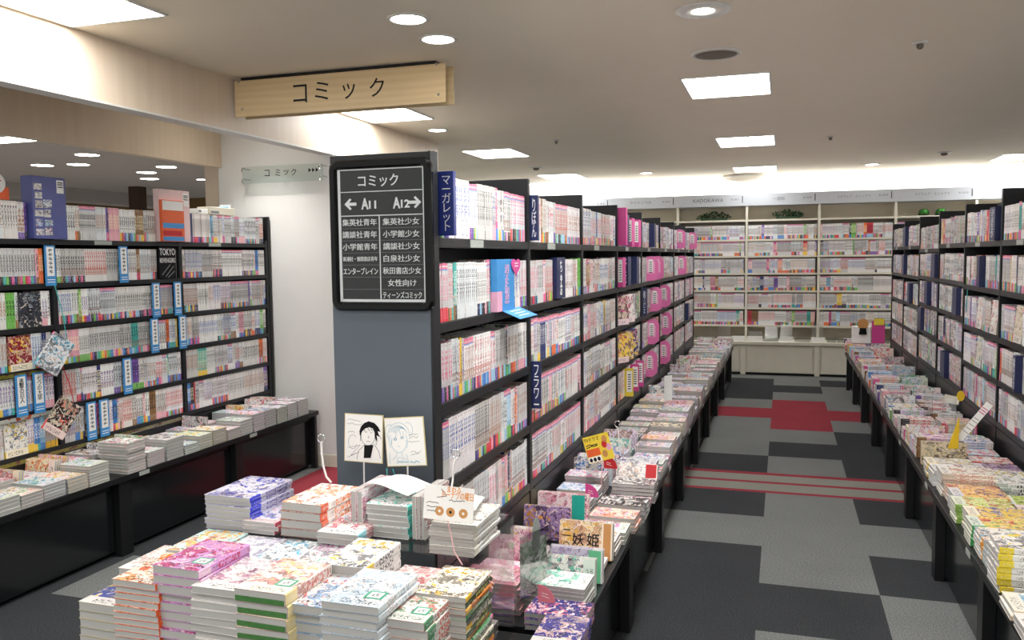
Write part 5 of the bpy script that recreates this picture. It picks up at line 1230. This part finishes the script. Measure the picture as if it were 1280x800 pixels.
# yellow wedge stand, clear leaflet pouch and the tilted white slip
c = on_y(1194, 560, 4.22)
t = thing('wedge_stand', (c.x, 4.22, c.z), 'narrow yellow triangular card standing on the right table', 'card')
part('card', MB().prism([(on_y(1185, 561, 4.22).x, on_y(1185, 561, 4.22).z), (on_y(1198, 561, 4.22).x, on_y(1198, 561, 4.22).z), (on_y(1199.5, 522, 4.22).x, on_y(1199.5, 522, 4.22).z)], 'y', 4.22, 4.235), M['mustard'], t)
c = on_y(1218, 527, 4.25); mm = plane((c.x, 4.25, c.z), (.80, 0, -.60), (.60, .1, .80))
t = thing('title_slip', c, 'tilted white paper slip beside the yellow triangular card', 'slip')
boxm(mm, (-.016, -.105, -.001), (.016, .105, 0), M['paper'], 'slip', t)
strokes('lettering', [[(-.012, b), (.012, b)] for b in (-.06, -.04, -.02, .0, .015)], .003, mm, M['greyink'], t); strokes('red_lettering', [[(-.012, b), (.012, b)] for b in (.05, .062, .074)], .004, mm, M['pink'], t)
for k, (px, py, yy, w2, h2, lb) in enumerate(((1188, 525, 4.30, .05, .2, 'clear leaflet pouch left of the tilted slip'), (1160, 505, 5.2, .05, .14, 'clear upright film pouch in the middle of the right table'))):
    c = on_y(px, py, yy); t = thing('clear_pouch', (c.x, yy, max(c.z, TZ+h2/2)), lb, 'pouch')
    boxm(plane((c.x, yy, max(c.z, TZ+h2/2+.02)), (1, .4, 0), (0, .1, 1)), (-w2/2, -h2/2, 0), (w2/2, h2/2, .006), M['film'], 'pouch', t)
t = thing('price_card', on_y(1200, 500, 4.6), 'small yellow and black round tag clipped to a beige card on the right table', 'tag')
c = on_y(1201, 495, 4.6); f = MB().prism([(c.x+.018*math.cos(k*.42), c.z+.026*math.sin(k*.42)) for k in range(15)], 'y', 4.6, 4.602); part('round_tag', f, M['mustard'], t)
boxm(plane((c.x-.04, 4.605, c.z-.02), (1, 0, -.2), (.2, 0, 1)), (-.035, -.02, 0), (.035, .02, .0015), M['cream'], 'card', t)
table_row(.665, 4.72, 10.3, -PI2, 'aisle-edge row, right tables', rm_, nr=(3, 7), standp=.12, vis=.55, hi=.11)
table_row(.872, 4.72, 10.3, -PI2, 'shelf-side row, right tables', rm_, nr=(2, 6), standp=.2, vis=.35, topvis=.5, hi=.1)
# figure-like promo topper at the far end of the right table: plain colourful cut-out
c = on_y(1086, 418, 9.6)
t = thing('promo_cutout', (c.x, 9.6, TZ+.1), 'colourful cut-out display standing at far end of the right table', 'display')
part('base_box', MB().box((c.x-.16, 9.6, TZ+.105), (c.x+.02, 9.75, TZ+.28)), M['paper'], t, .004)
part('pink_board', MB().box((c.x+.03, 9.62, TZ+.105), (c.x+.16, 9.64, TZ+.34)), M['pink'], t, .002)
part('round_board', MB().prism([(c.x-.06+.055*math.cos(k_*.3927), TZ+.31+.06*math.sin(k_*.3927)) for k_ in range(16)], 'y', 9.585, 9.597), M['donut'], t)
part('dark_board', MB().prism([(c.x-.10, TZ+.20), (c.x-.02, TZ+.20), (c.x-.03, TZ+.27), (c.x-.09, TZ+.27)], 'y', 9.575, 9.584), M['signface'], t)
part('yellow_board', MB().box((c.x+.05, 9.61, TZ+.30), (c.x+.15, 9.619, TZ+.37)), M['yellow'], t)

# ------------------------------------------------------------------ on top of the left bookcases
ya, yb = on_x(37, 260, LF).y, on_x(79, 260, LF).y
t = thing('poster_box', (LF-.02, (ya+yb)/2, 1.586), 'tall blue boxed set with picture panels standing on top shelf before the post', 'box')
part('box', MB().box((LF-.05, ya, 1.5862), (LF+.02, yb, 1.892)), plain('boxed_set_blue', (84, 90, 150), .35, .5, 0, .12, 12), t, .002)
rp = random.Random(12)
for k in range(12):
    c_, r__ = k % 2, k//2; y0_ = ya+.010+c_*.052+rp.uniform(0, .006); z0_ = 1.600+.045*r__+rp.uniform(0, .006); mb = MB()
    y1_, z1_ = y0_+rp.uniform(.038, .05), z0_+rp.uniform(.03, .04); sd_ = rp.random()
    if c_ and z1_ > 1.81: continue
    at_ = (lin(rp.choice(PASTEL+[(226, 206, 160), (180, 200, 230)])), lin((50, 54, 90)), lin(rp.choice(BRIGHT)[0]), sd_)
    mb.face([(LF+.0205, y0_, z0_), (LF+.0205, y1_, z0_), (LF+.0205, y1_, z1_), (LF+.0205, y0_, z1_)], 1, [(0, 0), (1, 0), (1, .7), (0, .7)], at_)
    part('picture_print', mb, BOOK, t)
part('barcode_label', MB().box((LF+.0201, yb-.055, 1.815), (LF+.0207, yb-.012, 1.88)), M['paper'], t)
strokes('lettering', [[(-.015, b), (.015, b)] for b in (.018, .008, -.004)], .005, plane((LF+.0211, yb-.033, 1.85), (0, 1, 0), (0, 0, 1)), M['ink'], t)
ya, yb = on_x(197, 260, LF).y, on_x(235, 260, LF).y
t = thing('poster_box', (LF-.02, (ya+yb)/2, 1.586), 'tall pale pink and orange boxed set at the right end of middle bay top shelf', 'box')
part('box', MB().box((LF-.03, ya, 1.5862), (LF+.012, yb, 1.893)), plain('boxed_set_pink', (236, 206, 206), .35, .5, 0, .12, 10), t, .002)
part('front_box', MB().box((LF+.0125, ya-.004, 1.5862), (LF+.03, yb-.075, 1.83)), M['orange'], t, .002)
for k, (z0_, z1_, c) in enumerate(((1.77, 1.825, 'paper'), (1.70, 1.735, 'orange'), (1.665, 1.695, 'blue'), (1.62, 1.65, 'redink'), (1.59, 1.615, 'blue'))):
    part('picture_print', MB().box((LF+.0301, ya+.004, z0_), (LF+.0306, yb-.08-(k % 2)*.02, z1_)), M[c], t)
part('barcode_label', MB().box((LF+.0121, yb-.06, 1.80), (LF+.0127, yb-.01, 1.88)), M['paper'], t)
strokes('lettering', [[(-.018, b), (.018, b)] for b in (.02, .01, -.004)], .005, plane((LF+.0131, yb-.035, 1.845), (0, 1, 0), (0, 0, 1)), M['ink'], t)
c = on_x(3, 228, LF)
t = thing('topper_card', (LF-.04, c.y, 1.765), 'orange and white round topper card above the black-spined comics', 'card')
part('base_card', MB().box((LF-.052, c.y-.09, 1.7705), (LF-.048, c.y+.075, 1.83)), M['orange'], t)
part('round_card', MB().prism([(c.y+.055*math.cos(k*.2513), c.z+.0+.05*math.sin(k*.2513)) for k in range(25)], 'x', LF-.0475, LF-.045), M['paper'], t)
strokes('lettering', [[(-.03, .012), (.03, .012)], [(-.03, -.016), (.02, -.016)]], .006, plane((LF-.0447, c.y, c.z), (0, 1, 0), (0, 0, 1)), M['redink'], t)
for k, (py_, pw, lb, cm) in enumerate(((262, .26, 'cream volume lying on the comics of the top shelf beside the pillar', 'cream'), (0, .1, 'white volume lying left of the cream one on the top comics', 'paper'))):
    y0_ = on_x(262 + (0 if k == 0 else -2), 262, LF).y+(0.03 if k == 0 else -.075)
    t = thing('lying_volume', (LF-.08, y0_, 1.765), lb, 'book')
    part('cover', MB().box((LF-.12, y0_, 1.7685), (LF-.02, y0_+pw, 1.7685+(.048 if k == 0 else .03))), M[cm], t, .003)
    part('spine_label', MB().box((LF-.0199, y0_+.01, 1.775), (LF-.0194, y0_+pw*.35, 1.79)), M['greyink'], t)
for k in range(3):
    y0_ = on_x(285, 262, LF).y+.03+.022*k
    t = thing('upright_case', (LF-.07, y0_, 1.765), ['pale blue case standing beside the cream lying volume', 'white case standing between pale blue and clear ones', 'clear edged case nearest the white pillar on the comics'][k], 'case')
    part('case', MB().box((LF-.11, y0_, 1.7685), (LF-.03, y0_+.018, 1.825+.012*k)), [M['blueink'], M['paper'], M['film']][k], t, .001)
    part('spine_band', MB().box((LF-.0299, y0_+.002, 1.78), (LF-.0294, y0_+.016, 1.80)), M['blue'], t)
# sample comics hanging on strings from the left shelves
def hanging(px, py, rot, cols, seed, label, ztop, cordm):
    c = on_x(px, py, LF+.05); mm = plane(c, (.12, math.cos(rot), math.sin(rot)), (.1, -math.sin(rot), math.cos(rot)))
    t = thing('hanging_sample_comic', c, label, 'book', None, mm.to_3x3())
    T = mm @ Matrix(((0, 1, 0, -.066), (0, 0, 1, -.092), (1, 0, 0, 0), (0, 0, 0, 1))); mb, mp = MB(), MB()
    book_geo(mb, T, .132, .184, .014, cst(*cols, seed)); page_geo(mp, T, .132, .184, .014)
    part('cover', mb, BOOK, t); part('page_block', mp, BOOK, t)
    tp = mm @ Vector((-.0, .092, 0)); 
    part('string', MB().tube([tuple(mm @ Vector((.02, .090, 0))), (tp.x-.01, tp.y+.004, (tp.z+ztop)/2), (LF+.012, tp.y, ztop)], .0022), M[cordm], t)
hanging(68.5, 442.5, -.62, ((236, 240, 244), (60, 64, 74), (110, 196, 226)), .455, 'white and black sample comic hanging on a teal string in front of the post', 1.37, 'teal')
hanging(77, 522, -.66, ((50, 40, 42), (236, 226, 200), (216, 60, 50)), .777, 'black and red sample comic hanging lower on the post', .95, 'redink')

# ------------------------------------------------------------------ clear trays along the back counter and plants above
rt_ = random.Random(4); k = 0; xx = -1.5
while xx < 2.4:
    wd = rt_.uniform(.10, .2); h_ = rt_.choice([.05, .06, .16, .2, .10]); k += 1
    t = thing('clear_stand', (xx+wd/2, 10.72, .412), f'{ordn(k)} clear book stand from the left along the cream counter', 'stand', 'clear stands along the cream counter')
    part('tray', MB().box((xx, 10.66, .4125), (xx+wd, 10.66+rt_.uniform(.1, .18), .4125+.03)), M['film'], t)
    part('back_sheet', MB().prism([(10.845, .4126), (10.851, .4126), (10.88, .4126+h_), (10.874, .4126+h_)], 'x', xx+.01, xx+wd-.01), M['film'], t)
    part('front_lip', MB().box((xx, 10.640, .4126), (xx+wd, 10.6595, .4125+.06)), M['paper'] if rt_.random() < .35 else M['film'], t)
    xx += wd+rt_.uniform(.005, .03)
def plant(px0, px1, mat, label, lush, name='ivy_plant'):
    a, b = on_y(px0, 268, BF+.06).x, on_y(px1, 268, BF+.06).x; z0 = 1.9055
    t = thing(name, ((a+b)/2, BF+.08, z0), label, 'plant')
    part('trough', MB().box((a+.03, BF+.05, z0), (b-.03, BF+.13, z0+.03)), M['leaf'], t, .004)
    rl = random.Random(int(px0)); L = MB()
    for k in range(lush):
        u_ = rl.random(); x_ = a+(b-a)*u_; zz = z0+.02+rl.uniform(0, .085)*(1-.6*abs(2*u_-1)**2); yy = BF+.08+rl.uniform(-.06, .06)
        s_ = rl.uniform(.018, .034); d = Vector((rl.uniform(-1, 1), rl.uniform(-1, .4), rl.uniform(-.2, 1))).normalized(); e = d.cross(Vector((rl.random(), rl.random(), .3))).normalized()
        p_ = Vector((x_, yy, zz)); 
        L.face([tuple(p_), tuple(p_+d*s_*.5+e*s_*.4), tuple(p_+d*s_*1.3), tuple(p_+d*s_*.5-e*s_*.4)])
    part('foliage', L, mat, t)
plant(873, 912, M['leaf'], 'dark trailing ivy on top of the cream bookcase left of the aisle', 170)
plant(967, 1003, M['leaf'], 'dark spiky ivy on top of the cream bookcase down the aisle', 170)
def cabbage(px, label):
    c = on_y(px, 265, BF+.08); t = thing('leafy_pot_plant', (c.x, BF+.08, 1.9055), label, 'plant')
    part('pot', MB().lathe([(.05, 0), (.065, .02), (.05, .025)], (c.x, BF+.08, 1.9055), 16), M['leaf'], t)
    rl = random.Random(px); L = MB()
    for k in range(120):
        th, ph = rl.uniform(0, 6.28), rl.uniform(.45, 1.5); d = Vector((math.cos(th)*math.cos(ph), math.sin(th)*math.cos(ph), math.sin(ph)*.8)); p_ = Vector((c.x, BF+.08, 1.925))+d*.055
        e = d.cross(Vector((0, 0, 1))).normalized() if abs(d.z) < .95 else Vector((1, 0, 0)); f_ = d.cross(e)
        L.face([tuple(p_-e*.026), tuple(p_+f_*.03+d*.01), tuple(p_+e*.026), tuple(p_-f_*.03+d*.014)])
    part('foliage', L, M['leaf2'], t)
cabbage(1155, 'glossy green leafy plant on the cream bookcase, left of two'); cabbage(1176, 'glossy green leafy plant on the cream bookcase, right of two')

# ------------------------------------------------------------------ link the comics: the 300 of each kind that show largest as objects, the rest as one mass
slipm = None
def slip_mat():
    g = G('green_edged_slip'); uv = g.n('UVMap', uv_map='UVMap'); sx = g.n('SeparateXYZ', _Vector=uv.outputs[0]); u, v = sx.outputs[0], sx.outputs[1]
    e = g.ma('MAXIMUM', g.ma('ABSOLUTE', g.ma('SUBTRACT', u, .5)), g.ma('ABSOLUTE', g.ma('SUBTRACT', v, .5)))
    nz = g.noise(g.comb(g.mul(u, 5.0), g.mul(v, 4.0)), 1.6, 2).outputs[0]
    mk = g.mul(g.lt(e, .2), g.lt(g.ma('ABSOLUTE', g.ma('SUBTRACT', nz, .5)), .05))
    return g.done(g.mix(g.gt(e, .36), g.mix(mk, lin((244, 244, 242)), lin((60, 60, 64))), lin((64, 164, 128))), .4, .4)
slipm = slip_mat(); M['leafgreen'] = plain('green_edge_paper', (70, 122, 62), .5, .4, 0, .25, 60)
KEEP = {'shelved_comic': 300, 'stacked_comic': 300}
GRP = {'shelved_comic': 'comics standing spine out on the shelves', 'stacked_comic': 'comics lying in piles on the tables'}
for kind, L in CAND.items():
    L.sort(key=lambda c_: -c_['w'])
    for c_ in L[:KEEP[kind]]:
        mb, mp = MB(), MB(); I = Matrix.Identity(4)
        book_geo(mb, I, c_['d'], c_['h'], c_['t'], c_['st']); page_geo(mp, I, c_['d'], c_['h'], c_['t'], mat=0)
        o = bpy.data.objects.new(kind, mb.mesh('comic_cover', BOOK)); link(o); o.matrix_basis = c_['T']
        tag(o, c_['label'], 'book', GRP[kind])
        link(bpy.data.objects.new('page_block', mp.mesh('comic_pages', [M['pages']])), o)
        if c_.get('slip'):
            d, h, x_ = c_['d'], c_['h'], -c_['t']/2-.0006; mb = MB()
            mb.face([(x_, d*.10, h*.20), (x_, d*.42, h*.20), (x_, d*.42, h*.40), (x_, d*.10, h*.40)], 0, [(1, 0), (0, 0), (0, 1), (1, 1)])
            link(bpy.data.objects.new('price_slip', mb.mesh('price_slip', [slipm])), o)
        if c_.get('band'):
            d, h, t_ = c_['d'], c_['h'], c_['t']; mb = MB().box((.001, .004, -.0007), (t_/2-.0012, d-.004, .0009))
            link(bpy.data.objects.new('green_edge_band', mb.mesh('green_edge_band', [M['leafgreen']])), o)
    rest = MB()
    for c_ in L[KEEP[kind]:]:
        if c_['detail'] or (kind == 'stacked_comic' and c_['w'] > 0): book_geo(rest, c_['T'], c_['d'], c_['h'], c_['t'], c_['st']); page_geo(rest, c_['T'], c_['d'], c_['h'], c_['t'])
        else: book_simple(rest, c_['T'], c_['d'], c_['h'], c_['t'], c_['st'])
    o = part('shelved_comics_mass' if kind == 'shelved_comic' else 'stacked_comics_mass', rest, BOOK)
    o['kind'] = 'stuff'
    tag(o, 'remaining spine-out comics filling the shelves' if kind == 'shelved_comic' else 'remaining comics in the piles on the low tables', 'books')
    print(kind, len(L), 'cut weight', L[min(len(L)-1, KEEP[kind])]['w'])
